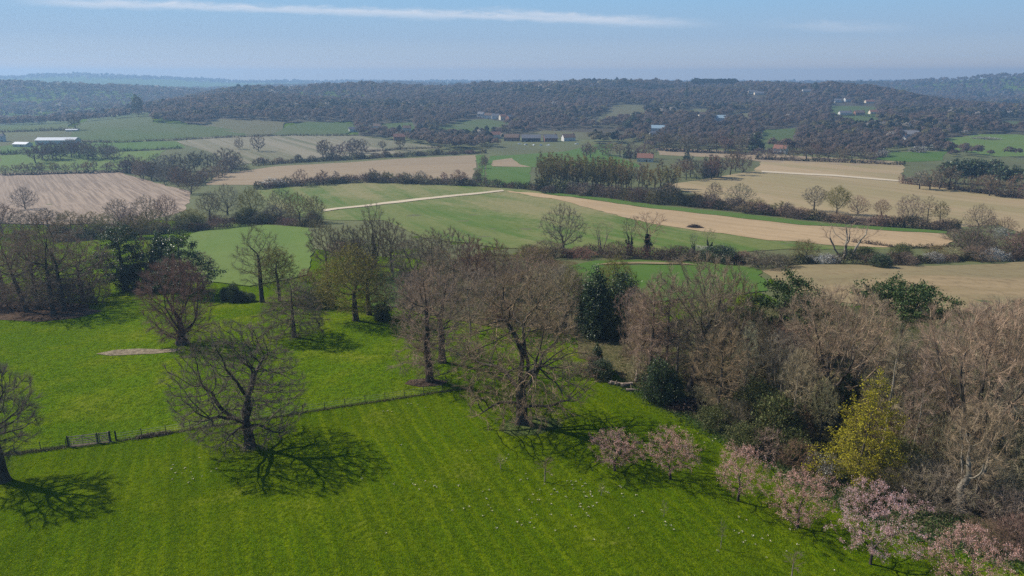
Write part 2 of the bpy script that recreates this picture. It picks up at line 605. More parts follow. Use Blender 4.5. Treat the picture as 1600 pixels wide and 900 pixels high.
M['mulch'] = mat_grass('leaf_mulch', (0.062, 0.045, 0.030), (0.095, 0.066, 0.048), (0.13, 0.088, 0.066), (0.05, 0.065, 0.015), 0.8, None, 0.9, 0.7, (0.1, 0.3))
M['log'] = mat_plain('cut_log', (0.22, 0.17, 0.13), 0.35, 3)

# ------------------------------------------------------------------ terrain
ths = np.unique(np.concatenate([np.arange(-180, -48, 6.0), np.arange(-48, 48.01, 0.3), np.arange(54, 180, 6.0)]))
rs = np.concatenate([[0.0], np.geomspace(6, 6950, 300)])
T_, R_ = np.meshgrid(np.radians(ths), rs)
X_, Y_ = R_ * np.sin(T_), R_ * np.cos(T_)
Z_ = height(X_, Y_)
V_lo = Z_.min()
nT, nR = len(ths), len(rs)
V = np.stack([X_, Y_, Z_], -1).reshape(-1, 3)
i, j = np.meshgrid(np.arange(nR - 1), np.arange(nT), indexing='ij')
jn = (j + 1) % nT
Q = np.stack([i * nT + j, i * nT + jn, (i + 1) * nT + jn, (i + 1) * nT + j], -1).reshape(-1, 4)[:, ::-1]
tag(obj('ground', mesh_np('ground', V, Q, M['pasture'], True)), kind='structure')


def inside(poly, x, y):
    poly = np.asarray(poly)
    x = np.asarray(x)
    y = np.asarray(y)
    c = np.zeros(x.shape, bool)
    n = len(poly)
    for k in range(n):
        x0, y0 = poly[k][0], poly[k][1]
        x1, y1 = poly[k - 1][0], poly[k - 1][1]
        hit = (y0 > y) != (y1 > y)
        with np.errstate(divide='ignore', invalid='ignore'):
            xi = (x1 - x0) * (y - y0) / (y1 - y0) + x0
        c ^= hit & (x < xi)
    return c


LIFT = [0]


def sheet(name, pix, mat, lift=0.06, world=None, wob=0.0, label=None):
    """a surface draped over the ground inside an outline"""
    rng = np.random.default_rng(abs(int(len(pix) * 7 + pix[0][0])))
    pts = [gp(*p)[:2] for p in pix] if world is None else world
    pts = np.array(pts)
    rm = np.hypot(*pts.mean(0))
    step = max(1.2, rm * 0.022)
    ring = []
    for k in range(len(pts)):
        a, b = pts[k], pts[(k + 1) % len(pts)]
        n = max(1, int(np.hypot(*(b - a)) / step))
        nrm = np.array([-(b - a)[1], (b - a)[0]])
        nrm = nrm / (np.hypot(*nrm) + 1e-9)
        for q in range(n):
            o = rng.normal() * wob if q else 0
            ring.append(a + (b - a) * q / n + nrm * o)
    ring = np.array(ring)
    lo, hi = ring.min(0), ring.max(0)
    gx, gy = np.meshgrid(np.arange(lo[0], hi[0], step), np.arange(lo[1], hi[1], step))
    gx = gx.ravel() + rng.uniform(-.1, .1, gx.size) * step
    gy = gy.ravel() + rng.uniform(-.1, .1, gy.size) * step
    k = inside(ring, gx, gy)
    pts2 = np.concatenate([ring, np.stack([gx[k], gy[k]], -1)])
    n = len(ring)
    r = delaunay_2d_cdt([Vector(map(float, p)) for p in pts2], [(q, (q + 1) % n) for q in range(n)], [], 1, 1e-4)
    vs = np.array([(v.x, v.y) for v in r[0]])
    rr = np.hypot(vs[:, 0], vs[:, 1])
    z = height(vs[:, 0], vs[:, 1]) + lift + np.maximum(0, rr - 130) * 0.0008
    fs = [f if ((vs[f[1]] - vs[f[0]])[0] * (vs[f[2]] - vs[f[0]])[1] - (vs[f[1]] - vs[f[0]])[1] * (vs[f[2]] - vs[f[0]])[0]) > 0 else f[::-1] for f in r[2]]
    me = mesh_np(name, np.column_stack([vs, z]), np.array(fs), mat, True)
    o = obj(name, me)
    tag(o, label, kind='structure')
    return o


FM = {}
GREEN_D = (0.075, 0.105, 0.022)
FM['meadow'] = mat_field('meadow_green', (0.080, 0.128, 0.022), (0.100, 0.145, 0.027), R(20), 5, 0.5, (0.115, 0.14, 0.035), 0.4, 0.03, 0.2)
FM['crop'] = mat_field('young_crop', (0.066, 0.112, 0.016), (0.150, 0.150, 0.050), R(22.5), 7, 0.62, (0.25, 0.195, 0.105), 0.5, 0.014)
FM['stubble'] = mat_field('tan_stubble', (0.30, 0.212, 0.115), (0.37, 0.265, 0.152), R(40), 4, 0.8, (0.24, 0.18, 0.11), 0.5, 0.012)
FM['stubble2'] = mat_field('tan_green_stubble', (0.275, 0.20, 0.112), (0.33, 0.245, 0.142), R(33), 4, 0.8, (0.155, 0.148, 0.055), 0.5, 0.010)
FM['roughtan'] = mat_field('rough_tan_grass', (0.225, 0.165, 0.085), (0.30, 0.22, 0.125), R(-80), 4, 0.5, (0.165, 0.14, 0.07), 0.7, 0.03, 0.7)
FM['plough'] = mat_field('ploughed_brown', (0.165, 0.122, 0.088), (0.29, 0.22, 0.16), R(35), 1.2, 1.0, (0.22, 0.168, 0.122), 0.4, 0.012)
FM['tanstrip'] = mat_field('tan_strip', (0.225, 0.165, 0.10), (0.275, 0.21, 0.13), R(-75), 6, 0.7, (0.21, 0.165, 0.105), 0.5, 0.01)
FM['striped'] = mat_field('striped_arable', (0.105, 0.105, 0.050), (0.21, 0.18, 0.12), R(33), 11, 0.9, (0.22, 0.19, 0.13), 0.5, 0.008)
FM['hill'] = mat_field('hill_grass', (0.050, 0.082, 0.014), (0.066, 0.090, 0.020), R(40), 18, 0.5, (0.085, 0.088, 0.035), 0.5, 0.006)
FM['hilltan'] = mat_field('hill_tan_grass', (0.100, 0.092, 0.042), (0.12, 0.105, 0.055), R(60), 18, 0.5, (0.075, 0.085, 0.03), 0.5, 0.006)
FM['bright'] = mat_field('bright_grass', (0.052, 0.102, 0.012), (0.064, 0.115, 0.016), R(20), 8, 0.5, (0.085, 0.12, 0.03), 0.4, 0.02, 0.2)
FM['olive'] = mat_field('valley_olive', (0.090, 0.100, 0.038), (0.12, 0.12, 0.05), R(10), 15, 0.4, (0.075, 0.075, 0.035), 0.6, 0.012)
FM['track'] = mat_field('pale_track', (0.40, 0.33, 0.23), (0.46, 0.39, 0.28), R(-62), 2, 0.6, None, 0, 0.01, 0.25)
FM['woodland'] = mat_field('woodland_floor', (0.060, 0.050, 0.032), (0.075, 0.062, 0.04), R(10), 15, 0.4, (0.05, 0.055, 0.025), 0.6, 0.012)

# sheets: base valley first, then fields
sheet('valley_floor', [(-420, 345), (-420, 262), (-300, 200), (0, 200), (300, 204), (800, 212), (1300, 214), (1600, 218), (2000, 220), (2000, 480), (1600, 480), (1230, 475), (1060, 450), (900, 425), (560, 400), (300, 345)], FM['olive'], 0.05)
# wooded slopes: leaf litter and undergrowth under the distant woods
sheet('woodland_slope', [(-300, 182), (0, 180), (230, 180), (300, 196), (560, 190), (560, 214), (800, 214), (1200, 216), (1640, 222), (1900, 222), (1900, 143), (1600, 143), (1400, 141), (1000, 138), (600, 144), (430, 156), (330, 162), (250, 172)], FM['woodland'], 0.10)
L1, L2, L3 = 0.16, 0.26, 0.36
sheet('field', [(-60, 273), (60, 271), (185, 269), (300, 300), (290, 330), (220, 352), (100, 352), (-60, 345)], FM['plough'], L1, wob=.6)
sheet('field', [(320, 290), (345, 272), (430, 261), (540, 255), (640, 248), (745, 243), (742, 268), (738, 282), (650, 281), (560, 281), (480, 284), (400, 290)], FM['tanstrip'], L1, wob=.8)
sheet('field', [(275, 222), (330, 215), (440, 212), (560, 213), (690, 232), (640, 240), (520, 246), (420, 254), (370, 258), (330, 240)], FM['striped'], L1, wob=1)
sheet('field', [(108, 218), (118, 196), (150, 177), (234, 175), (240, 193), (312, 196), (370, 204), (385, 212), (280, 217), (190, 222)], FM['hill'], L1, wob=1)
sheet('field', [(310, 196), (345, 187), (400, 189), (446, 192), (440, 205), (420, 211), (380, 211)], FM['hilltan'], L1, wob=1)
sheet('field', [(432, 207), (450, 197), (480, 191), (552, 194), (556, 203), (540, 210), (480, 212), (430, 212)], FM['hill'], L1, wob=1)
sheet('field', [(682, 200), (720, 189), (760, 187), (795, 192), (790, 203), (740, 210), (690, 208)], FM['hill'], L1, wob=1)
sheet('field', [(-60, 207), (-60, 187), (60, 183), (136, 180), (120, 192), (105, 204), (0, 206)], FM['hill'], L1, wob=1)
sheet('field', [(0, 240), (0, 230), (60, 222), (140, 224), (280, 222), (290, 232), (180, 238), (60, 246)], FM['bright'], L1, wob=1)
sheet('field', [(0, 268), (0, 244), (90, 240), (190, 238), (260, 236), (240, 250), (190, 266)], FM['meadow'], L1, wob=1)
sheet('field', [(400, 296), (480, 289), (600, 285), (700, 288), (760, 293), (840, 300), (900, 308), (1000, 322), (1100, 334), (1250, 350), (1400, 361), (1478, 366), (1493, 378), (1480, 386), (1400, 390), (1300, 390), (1150, 396), (1000, 398), (900, 396), (780, 388), (660, 372), (600, 345), (520, 345), (470, 340), (420, 320)], FM['crop'], L1, wob=.5)
sheet('field', [(790, 299), (850, 304), (950, 317), (1050, 330), (1250, 351), (1400, 362), (1476, 367), (1492, 378), (1478, 386), (1380, 388), (1290, 384), (1200, 377), (1130, 366), (1040, 354), (980, 342), (920, 326), (860, 311)], FM['stubble'], L2, wob=.8)
sheet('farm_track', [(505, 329), (600, 317.5), (700, 306.5), (785, 298), (788, 300), (700, 309.5), (600, 320.5), (506, 332)], FM['track'], L3, wob=.2)
sheet('grass_margin', [(842, 299), (950, 311.5), (1100, 330), (1250, 347), (1400, 358), (1480, 363), (1478, 367), (1400, 363), (1250, 353), (1100, 336), (950, 317), (850, 304)], FM['bright'], L3, wob=.3)
sheet('field', [(1045, 290), (1085, 283), (1180, 268), (1190, 252), (1290, 247), (1412, 254), (1410, 284), (1500, 296), (1600, 312), (1800, 325), (1800, 378), (1600, 366), (1560, 352), (1480, 358), (1390, 350), (1250, 335), (1150, 322), (1090, 305)], FM['stubble2'], L1, wob=.8)
sheet('farm_track', [(1190, 268), (1300, 274), (1405, 283), (1405, 285), (1300, 276.5), (1190, 270.5)], FM['track'], L3, wob=.2)
sheet('field', [(1025, 232), (1120, 236), (1280, 247), (1410, 255), (1410, 262), (1190, 254), (1160, 249), (1030, 243)], FM['tanstrip'], L1, wob=.8)
sheet('field', [(1190, 424), (1260, 414), (1400, 416), (1600, 410), (1850, 410), (1850, 500), (1600, 490), (1380, 482), (1230, 462)], FM['roughtan'], L1, wob=.6)
sheet('field', [(890, 417), (930, 408), (1000, 407), (1100, 410), (1185, 420), (1200, 455), (1000, 475), (885, 470)], FM['bright'], L1, wob=.4)
sheet('farm_track', [(930, 416), (965, 411.5), (1010, 411), (1060, 412), (1090, 416), (1060, 415), (1000, 414), (965, 414.5)], FM['roughtan'], L3, wob=.3)
sheet('field', [(760, 262), (765, 245), (880, 238), (935, 226), (960, 226), (950, 240), (1005, 262), (830, 262), (825, 290), (760, 290)], FM['bright'], L1, wob=.6)
sheet('field', [(770, 252), (800, 248), (812, 258), (830, 262), (820, 262), (770, 261)], FM['tanstrip'], L2, wob=.6)
sheet('field', [(740, 290), (748, 262), (742, 244), (757, 243), (758, 290)], FM['bright'], L2, wob=.3)
sheet('field', [(1180, 232), (1192, 204), (1248, 201), (1240, 216), (1246, 232)], FM['hill'], L1, wob=.6)
sheet('field', [(1295, 178), (1300, 166), (1368, 166), (1372, 180), (1370, 195), (1340, 200), (1294, 184)], FM['hill'], L1, wob=.6)
sheet('field', [(1366, 250), (1392, 239), (1480, 238), (1470, 252), (1420, 254)], FM['bright'], L1, wob=.6)
sheet('field', [(1470, 232), (1475, 218), (1530, 211), (1700, 209), (1700, 240), (1560, 246)], FM['meadow'], L1, wob=.6)
sheet('field', [(925, 200), (940, 180), (960, 165), (1005, 164), (1010, 184), (940, 192)], FM['hilltan'], L1, wob=.6)
sheet('field', [(300, 366), (340, 352), (400, 349), (482, 357), (492, 392), (480, 430), (390, 448), (310, 440), (250, 420)], FM['meadow'], L1, wob=.4)
sheet('field', [(575, 480), (590, 430), (628, 424), (640, 455), (620, 480)], FM['bright'], L1, wob=.4)
for pp, mt in [([(1130, 186), (1150, 178), (1172, 178), (1168, 187)], 'hilltan'), ([(1498, 158), (1540, 152), (1600, 152), (1590, 160)], 'hilltan'), ([(560, 206), (600, 194), (645, 192), (650, 203), (600, 208)], 'hill'),
               ([(806, 213), (850, 205), (920, 208), (985, 216), (960, 219), (860, 217)], 'hilltan'), ([(1050, 178), (1080, 171), (1110, 172), (1100, 180)], 'hilltan'), ([(400, 170), (425, 167), (440, 170), (420, 174)], 'hill'),
               ([(1400, 182), (1440, 178), (1460, 183), (1420, 187)], 'hilltan'), ([(1530, 196), (1570, 190), (1620, 192), (1590, 199)], 'hill')]:
    sheet('field', pp, FM[mt], L1, wob=.6)
# near ground
LAWN = [(-500, 760), (-200, 728), (40, 704), (106, 697), (176, 689), (260, 677), (440, 650), (560, 630), (700, 610), (760, 602), (830, 600), (955, 600), (1010, 622), (1060, 646), (1130, 680), (1210, 728), (1330, 790), (1420, 840), (1600, 925)]
lawn_w = [gp(*p)[:2] for p in LAWN] + [np.array([30, 20.]), np.array([30, -60.]), np.array([-90, -60.]), np.array([-90, 40.])]
sheet('lawn', LAWN, M['lawn'], 0.03, world=lawn_w, wob=0.08)
WOODPIX = [(975, 596), (1010, 612), (1070, 648), (1150, 690), (1230, 740), (1340, 795), (1440, 835), (1600, 880), (1900, 1000), (2100, 800), (2000, 520), (1700, 480), (1400, 482), (1230, 470), (1120, 490), (1000, 520), (900, 525), (905, 560), (960, 580)]
sheet('wood_floor', WOODPIX, M['woodfloor'], 0.10, wob=0.5)
sheet('wood_floor', [(590, 470), (640, 425), (760, 395), (900, 410), (900, 450), (1000, 455), (1000, 520), (900, 525), (850, 512), (760, 510), (640, 485)], M['woodfloor'], 0.13, wob=0.4)
sheet('wood_floor', [(-80, 498), (-60, 474), (60, 470), (120, 474), (160, 486), (120, 497), (60, 503), (0, 500)], M['mulch'], 0.04, wob=0.7)
sheet('bare_patch', [(150, 553), (180, 547), (215, 545), (250, 546), (285, 545), (272, 550), (240, 553), (215, 554), (172, 556)], M['earth'], 0.05, wob=0.45)
sheet('mulch_circle', [(632, 600), (640, 594), (670, 591), (700, 596), (690, 602), (655, 605)], M['mulch'], 0.05, wob=0.15)
sheet('bare_patch', [(780, 672), (795, 655), (835, 650), (870, 655), (880, 668), (840, 680), (800, 682)], M['rough'], 0.045, wob=0.3)
sheet('bare_patch', [(108, 697.5), (130, 694.5), (155, 692), (176, 689.5), (178, 691), (150, 694.5), (112, 700)], M['earth'], 0.05, wob=0.08)

# ------------------------------------------------------------------ tree growth
def colonize(rng, attr, P, par, step, di, dk, up=0.0, jit=0.15, maxit=150, maxn=6000):
    """grow branches (space colonisation) from the seed nodes P towards the points attr"""
    P = [np.asarray(p, float) for p in P]
    par = list(par)
    kids = [0] * len(P)
    for p in par:
        if p >= 0:
            kids[p] += 1
    A = attr.copy()
    arr = np.array(P)
    D = np.linalg.norm(A[:, None] - arr[None], axis=2)
    near = D.argmin(1)
    dist = D.min(1)
    for it in range(maxit):
        m = dist < di
        if not m.any():
            di *= 1.4
            if di > 60:
                break
            continue
        v = A[m] - arr[near[m]]
        v /= np.linalg.norm(v, axis=1)[:, None] + 1e-9
        S = np.zeros_like(arr)
        np.add.at(S, near[m], v)
        act = np.unique(near[m])
        act = np.array([a for a in act if kids[a] < 3])
        if len(act) == 0:
            break
        d = S[act]
        d /= np.linalg.norm(d, axis=1)[:, None] + 1e-9
        d += rng.normal(0, jit, d.shape)
        d[:, 2] += up
        d /= np.linalg.norm(d, axis=1)[:, None] + 1e-9
        new = arr[act] + d * step
        b = len(par)
        for a in act:
            kids[a] += 1
            par.append(int(a))
            kids.append(0)
        arr = np.concatenate([arr, new])
        for c in range(0, len(A), 1500):
            Dn = np.linalg.norm(A[c:c + 1500, None] - new[None], axis=2)
            q = Dn.argmin(1)
            dn = Dn[np.arange(len(q)), q]
            better = dn < dist[c:c + 1500]
            dist[c:c + 1500] = np.where(better, dn, dist[c:c + 1500])
            near[c:c + 1500] = np.where(better, q + b, near[c:c + 1500])
        keep = dist > dk
        A, near, dist = A[keep], near[keep], dist[keep]
        if len(A) == 0 or len(par) > maxn:
            break
    return arr, np.array(par)


def pipe_radii(par, r0, n, rbase=None):
    N = len(par)
    acc = np.zeros(N)
    r = np.zeros(N)
    main = -np.ones(N, int)
    best = np.zeros(N)
    for k in range(N - 1, -1, -1):
        r[k] = max(r0, acc[k] ** (1 / n)) if acc[k] > 0 else r0
        p = par[k]
        if p >= 0:
            acc[p] += r[k] ** n
            if r[k] > best[p]:
                best[p] = r[k]
                main[p] = k
    if rbase:
        e = math.log(rbase / r0) / math.log(r[0] / r0) if r[0] > r0 * 1.01 else 1
        r = r0 * (r / r0) ** e
    return r, main


def limb_mesh(P, par, r, main, sel, sides, flare=0.0):
    """tubes for the branch pieces in sel; the main child carries its parent's ring on"""
    N = len(P)
    depth = np.zeros(N, int)
    for k in range(N):
        if par[k] >= 0:
            depth[k] = depth[par[k]] + 1
    dirs = np.zeros((N, 3))
    has = par >= 0
    dirs[has] = P[has] - P[par[has]]
    ch = main[~has]
    dirs[~has] = np.where((ch >= 0)[:, None], P[np.maximum(ch, 0)] - P[~has], [0, 0, 1])
    dirs /= np.linalg.norm(dirs, axis=1)[:, None] + 1e-9
    X = np.zeros((N, 3))
    for dep in range(depth.max() + 1):
        k = np.nonzero(depth == dep)[0]
        ref = np.tile([1.0, 0.13, 0.05], (len(k), 1)) if dep == 0 else X[par[k]]
        x = ref - dirs[k] * (ref * dirs[k]).sum(1)[:, None]
        nn = np.linalg.norm(x, axis=1)[:, None]
        x = np.where(nn < 0.05, np.cross(dirs[k], [0.3, 0.9, 0.2]), x / (nn + 1e-9))
        x /= np.linalg.norm(x, axis=1)[:, None] + 1e-9
        X[k] = x
    Yv = np.cross(dirs, X)
    an = np.arange(sides) * 2 * math.pi / sides

    def ring(nodes, rad, frame):
        c, s = np.cos(an), np.sin(an)
        return P[nodes][:, None] + rad[:, None, None] * (X[frame][:, None] * c[None, :, None] + Yv[frame][:, None] * s[None, :, None])
    sel = np.nonzero(sel & has)[0]
    endidx = -np.ones(N, int)
    endidx[sel] = np.arange(len(sel)) * sides
    rr = r.copy()
    if flare:
        zz = P[:, 2]
        rr = rr * (1 + flare * np.exp(-np.maximum(zz, 0) / 0.55))
    rings = [ring(sel, rr[sel], sel)]
    isel = np.zeros(N, bool)
    isel[sel] = True
    p = par[sel]
    reuse = (main[p] == sel) & isel[p]
    startidx = np.where(reuse, endidx[p], -1)
    need = np.nonzero(~reuse)[0]
    base = len(sel) * sides
    startidx[need] = base + np.arange(len(need)) * sides
    pr = np.where(main[p[need]] == sel[need], rr[p[need]], np.minimum(rr[p[need]], rr[sel[need]] * 1.25))
    rings.append(ring(p[need], pr, sel[need]))
    V = np.concatenate([q.reshape(-1, 3) for q in rings])
    k = np.arange(sides)
    k2 = (k + 1) % sides
    a = startidx[:, None]
    b = endidx[sel][:, None]
    Q = np.stack([a + k, a + k2, b + k2, b + k], -1).reshape(-1, 4)
    return V, Q


def unit(v):
    return v / (np.linalg.norm(v, axis=-1, keepdims=True) + 1e-9)


def ribbons(rng, S, D, L, W, droop=0.0, bend=0.35):
    """bent two-piece twig ribbons"""
    n = len(S)
    side = unit(np.cross(D, unit(rng.normal(size=(n, 3)))))
    mid = S + D * (L * 0.5)[:, None]
    D2 = unit(D + rng.normal(0, bend, (n, 3)) + np.array([0, 0, -droop]))
    end = mid + D2 * (L * 0.5)[:, None]
    w = W[:, None] * 0.5
    V = np.stack([S - side * w, S + side * w, mid - side * w * .75, mid + side * w * .75, end - side * w * .25, end + side * w * .25], 1).reshape(-1, 3)
    b = (np.arange(n) * 6)[:, None]
    Q = np.concatenate([b + np.array([[0, 1, 3, 2]]), b + np.array([[2, 3, 5, 4]])])
    return V, Q, mid, end, D2


def cards(rng, C, size, up=None, aspect=0.6):
    """small leaf faces centred at C"""
    n = len(C)
    a = unit(rng.normal(size=(n, 3)))
    if up is not None:
        a = unit(a + up)
    b = unit(np.cross(a, unit(rng.normal(size=(n, 3)))))
    s = (size * rng.uniform(0.6, 1.4, n))[:, None] * 0.5
    V = np.stack([C - a * s, C + b * s * aspect, C + a * s, C - b * s * aspect], 1).reshape(-1, 3)
    Q = (np.arange(n) * 4)[:, None] + np.arange(4)[None]
    return V, Q


def merge(parts):
    V, Q, o = [], [], 0
    for v, q in parts:
        V.append(v)
        Q.append(q + o)
        o += len(v)
    return np.concatenate(V), np.concatenate(Q)


PROF = {
    'oak': [(0.10, 0.35), (0.22, 0.85), (0.38, 1.0), (0.58, 1.0), (0.76, 0.82), (0.90, 0.52), (1.0, 0.12)],
    'park': [(0.08, 0.45), (0.15, 0.88), (0.28, 1.0), (0.5, 1.0), (0.7, 0.88), (0.86, 0.62), (0.95, 0.38), (1.0, 0.12)],
    'oval': [(0.20, 0.30), (0.35, 0.68), (0.55, 1.0), (0.75, 0.85), (0.9, 0.5), (1.0, 0.1)],
    'fan': [(0.15, 0.12), (0.35, 0.48), (0.6, 0.86), (0.8, 1.0), (0.93, 0.78), (1.0, 0.35)],
    'tall': [(0.12, 0.45), (0.3, 0.8), (0.55, 1.0), (0.8, 0.75), (1.0, 0.15)],
    'broom': [(0.06, 0.55), (0.2, 0.9), (0.4, 0.85), (0.65, 1.0), (0.85, 0.75), (1.0, 0.2)],
    'droop': [(0.10, 0.9), (0.25, 1.0), (0.45, 0.85), (0.7, 0.6), (0.9, 0.3), (1.0, 0.05)],
    'bush': [(0.02, 0.55), (0.25, 0.95), (0.5, 1.0), (0.75, 0.8), (0.92, 0.45), (1.0, 0.1)],
    'cone': [(0.04, 0.85), (0.15, 1.0), (0.4, 0.82), (0.7, 0.5), (0.9, 0.22), (1.0, 0.03)],
    'column': [(0.03, 0.8), (0.2, 1.0), (0.6, 0.95), (0.85, 0.6), (1.0, 0.1)],
    'cedar': [(0.15, 0.75), (0.3, 1.0), (0.5, 0.9), (0.7, 0.7), (0.88, 0.5), (1.0, 0.15)],
    'flatpine': [(0.55, 0.25), (0.66, 0.8), (0.80, 1.0), (0.92, 0.9), (1.0, 0.6)],
    'umbrella': [(0.45, 0.2), (0.58, 0.75), (0.72, 1.0), (0.86, 0.85), (1.0, 0.35)],
    'cherry': [(0.22, 0.25), (0.38, 0.8), (0.55, 1.0), (0.72, 0.95), (0.88, 0.7), (1.0, 0.3)],
}


def attractors(rng, H, Rm, prof, n, shell=0.45, lob=0.22, layers=0, asym=None, ry=1.0):
    t, q = zip(*PROF[prof])
    ph = rng.uniform(0, 6.28, 6)
    out = []
    got = 0
    while got < n:
        z = rng.uniform(t[0], 1.0, n * 2)
        a = rng.uniform(0, 2 * math.pi, n * 2)
        rad = np.interp(z, t, q)
        keep = rng.uniform(0, 1, n * 2) < rad ** 1.5 + 0.05
        z, a, rad = z[keep], a[keep], rad[keep]
        lobe = 1 + lob * (np.sin(2 * a + ph[0] + 3 * z) * 0.5 + np.sin(3 * a + ph[1] - 5 * z) * 0.5 + 0.6 * np.sin(5 * a + ph[2] + 9 * z))
        rr = rad * lobe * rng.uniform(0, 1, len(z)) ** shell
        if layers:
            zl = (z * layers + 0.35 * np.sin(a * 2 + ph[3])) % 1.0
            k = zl < 0.42
            z, a, rr = z[k], a[k], rr[k]
        x, y = rr * np.cos(a) * Rm, rr * np.sin(a) * Rm * ry
        if asym is not None:
            x = x + asym[0] * Rm * z
            y = y + asym[1] * Rm * z
        out.append(np.stack([x, y, z * H], -1))
        got += len(z)
    return np.concatenate(out)[:n]


def skeleton(seed, H, Rm, prof, trunk=0.2, n=900, step=None, up=0.05, jit=0.12, shell=0.45, lob=0.22, stems=1, lean=(0, 0), limbs=None,
             di=None, dk=None, layers=0, asym=None, rbase=0.3, r0=0.014, pn=2.25, cen=0.0, spread=0.05, ry=1.0):
    rng = np.random.default_rng(seed)
    step = step or H / 34
    A = attractors(rng, H, Rm, prof, n, shell, lob, layers, asym, ry)
    P, par = [], []
    for s in range(stems):
        an = 2 * math.pi * (s + rng.uniform(-.2, .2)) / stems
        off = 0 if stems == 1 else H * 0.025 * stems ** .5
        p = np.array([math.cos(an) * off, math.sin(an) * off, -0.3])
        P.append(p.copy())
        par.append(-1)
        d = np.array([lean[0], lean[1], 1.0])
        if stems > 1:
            d[:2] += np.array([math.cos(an), math.sin(an)]) * spread * 4
        hh = trunk * H * (1 if stems == 1 else rng.uniform(.8, 1.3))
        L = 0
        top = max(hh, cen * H)
        while L < top:
            d2 = d + np.array([rng.normal(0, 0.06), rng.normal(0, 0.06), 0])
            p = p + unit(d2) * step
            L += step
            par.append(len(P) - 1)
            P.append(p.copy())
    base_n = len(P)
    for zf, az, el, ln in (limbs or []):
        # a main limb set out by hand; the fine branching grows from it
        k = min(range(base_n), key=lambda q: abs(P[q][2] - zf * H))
        d = np.array([math.cos(R(az)) * math.cos(R(el)), math.sin(R(az)) * math.cos(R(el)), math.sin(R(el))])
        p, L = P[k].copy(), 0
        while L < ln * H:
            d = unit(d + rng.normal(0, 0.16, 3) + np.array([0, 0, 0.03 if el > 25 else 0.0]))
            p = p + d * step
            L += step
            par.append(k)
            k = len(P)
            P.append(p.copy())
    arr, par = colonize(rng, A, P, par, step, di or step * 7, dk or step * 1.6, up, jit)
    # keep the stems fused at one root for the radius sums
    r, main = pipe_radii(par, r0, pn, rbase)
    # relax kinks a little
    for _ in range(1):
        Q = arr.copy()
        k = (par >= 0) & (main >= 0)
        Q[k] = 0.5 * arr[k] + 0.25 * (arr[par[k]] + arr[main[k]])
        arr = Q
    return rng, arr, par, r, main


def tree_meshes(name, seed, H, Rm, prof, ntw=5000, tl=0.9, tw=0.028, bark='bark', thr=0.07, droop=0.1, leaf=None, lsize=0.2, nleaf=0,
                lspread=0.5, sub=True, upt=0.25, tmax=0.05, laspect=0.6, epi=0, flat=0.0, leafmat=None, keeptwig=True, sides=6, **kw):
    rng, P, par, r, main = skeleton(seed, H, Rm, prof, **kw)
    big = r > thr
    V, Q = limb_mesh(P, par, r, main, big, sides, 0.45)
    trunk = mesh_np('trunk', V, Q, M[bark], True)
    V2, Q2 = limb_mesh(P, par, r, main, ~big, 3)
    parts = [(V2, Q2)]
    fine = np.nonzero((r < tmax) & (par >= 0))[0]
    dirs = unit(P - P[np.maximum(par, 0)])
    cen = P[fine].mean(0) * np.array([1, 1, 0.75])
    tips = None
    if ntw:
        n1 = ntw // 2 if sub else ntw
        tipw = np.where(main[fine] < 0, 3.0, 1.0)
        k = rng.choice(fine, n1, p=tipw / tipw.sum())
        d = unit(dirs[k] * 1.1 + unit(rng.normal(size=(n1, 3))) * 0.55 + unit(P[k] - cen) * 0.4 + np.array([0, 0, upt]))
        S = P[k] + (P[par[k]] - P[k]) * rng.uniform(0, 1, n1)[:, None]
        v, q, mid, end, d2 = ribbons(rng, S, d, tl * rng.uniform(.55, 1.4, n1), np.full(n1, tw), droop)
        parts.append((v, q))
        tips = end
        if sub:
            S2 = np.concatenate([mid, mid])[:ntw - n1]
            dd = np.concatenate([d, d])[:ntw - n1]
            dd = unit(dd + unit(rng.normal(size=dd.shape)) * 0.5 + np.array([0, 0, upt * .5]))
            v, q, mid2, end2, _ = ribbons(rng, S2, dd, tl * 0.65 * rng.uniform(.5, 1.4, len(S2)), np.full(len(S2), tw * .8), droop)
            parts.append((v, q))
            tips = np.concatenate([tips, end2, mid])
    if epi:      # dense shoots round the lower trunk
        low = np.nonzero((r > thr) & (P[:, 2] < H * 0.38) & (P[:, 2] > 0.3))[0]
        k = rng.choice(low, epi)
        a = rng.uniform(0, 6.28, epi)
        d = unit(np.stack([np.cos(a), np.sin(a), rng.uniform(0.1, 1.1, epi)], -1))
        v, q, _, e2, _ = ribbons(rng, P[k], d, rng.uniform(1.0, 3.0, epi), np.full(epi, tw * 1.1), 0.1)
        parts.append((v, q))
        tips = e2 if tips is None else np.concatenate([tips, e2])
    if not keeptwig:
        parts = parts[:1]
    V, Q = merge(parts)
    crown = mesh_np('crown', V, Q, M['twig'])
    foliage = None
    if nleaf:
        src = tips if tips is not None else P[fine]
        k = rng.integers(0, len(src), nleaf)
        off = rng.normal(0, lspread, (nleaf, 3))
        if flat:
            off[:, 2] *= flat
        v, q = cards(rng, src[k] + off, np.full(nleaf, lsize), None, laspect)
        foliage = mesh_np(leaf or 'foliage', v, q, M[leafmat])
    return dict(trunk=trunk, crown=crown, foliage=foliage, H=H, R=Rm, leafname=leaf or 'foliage')


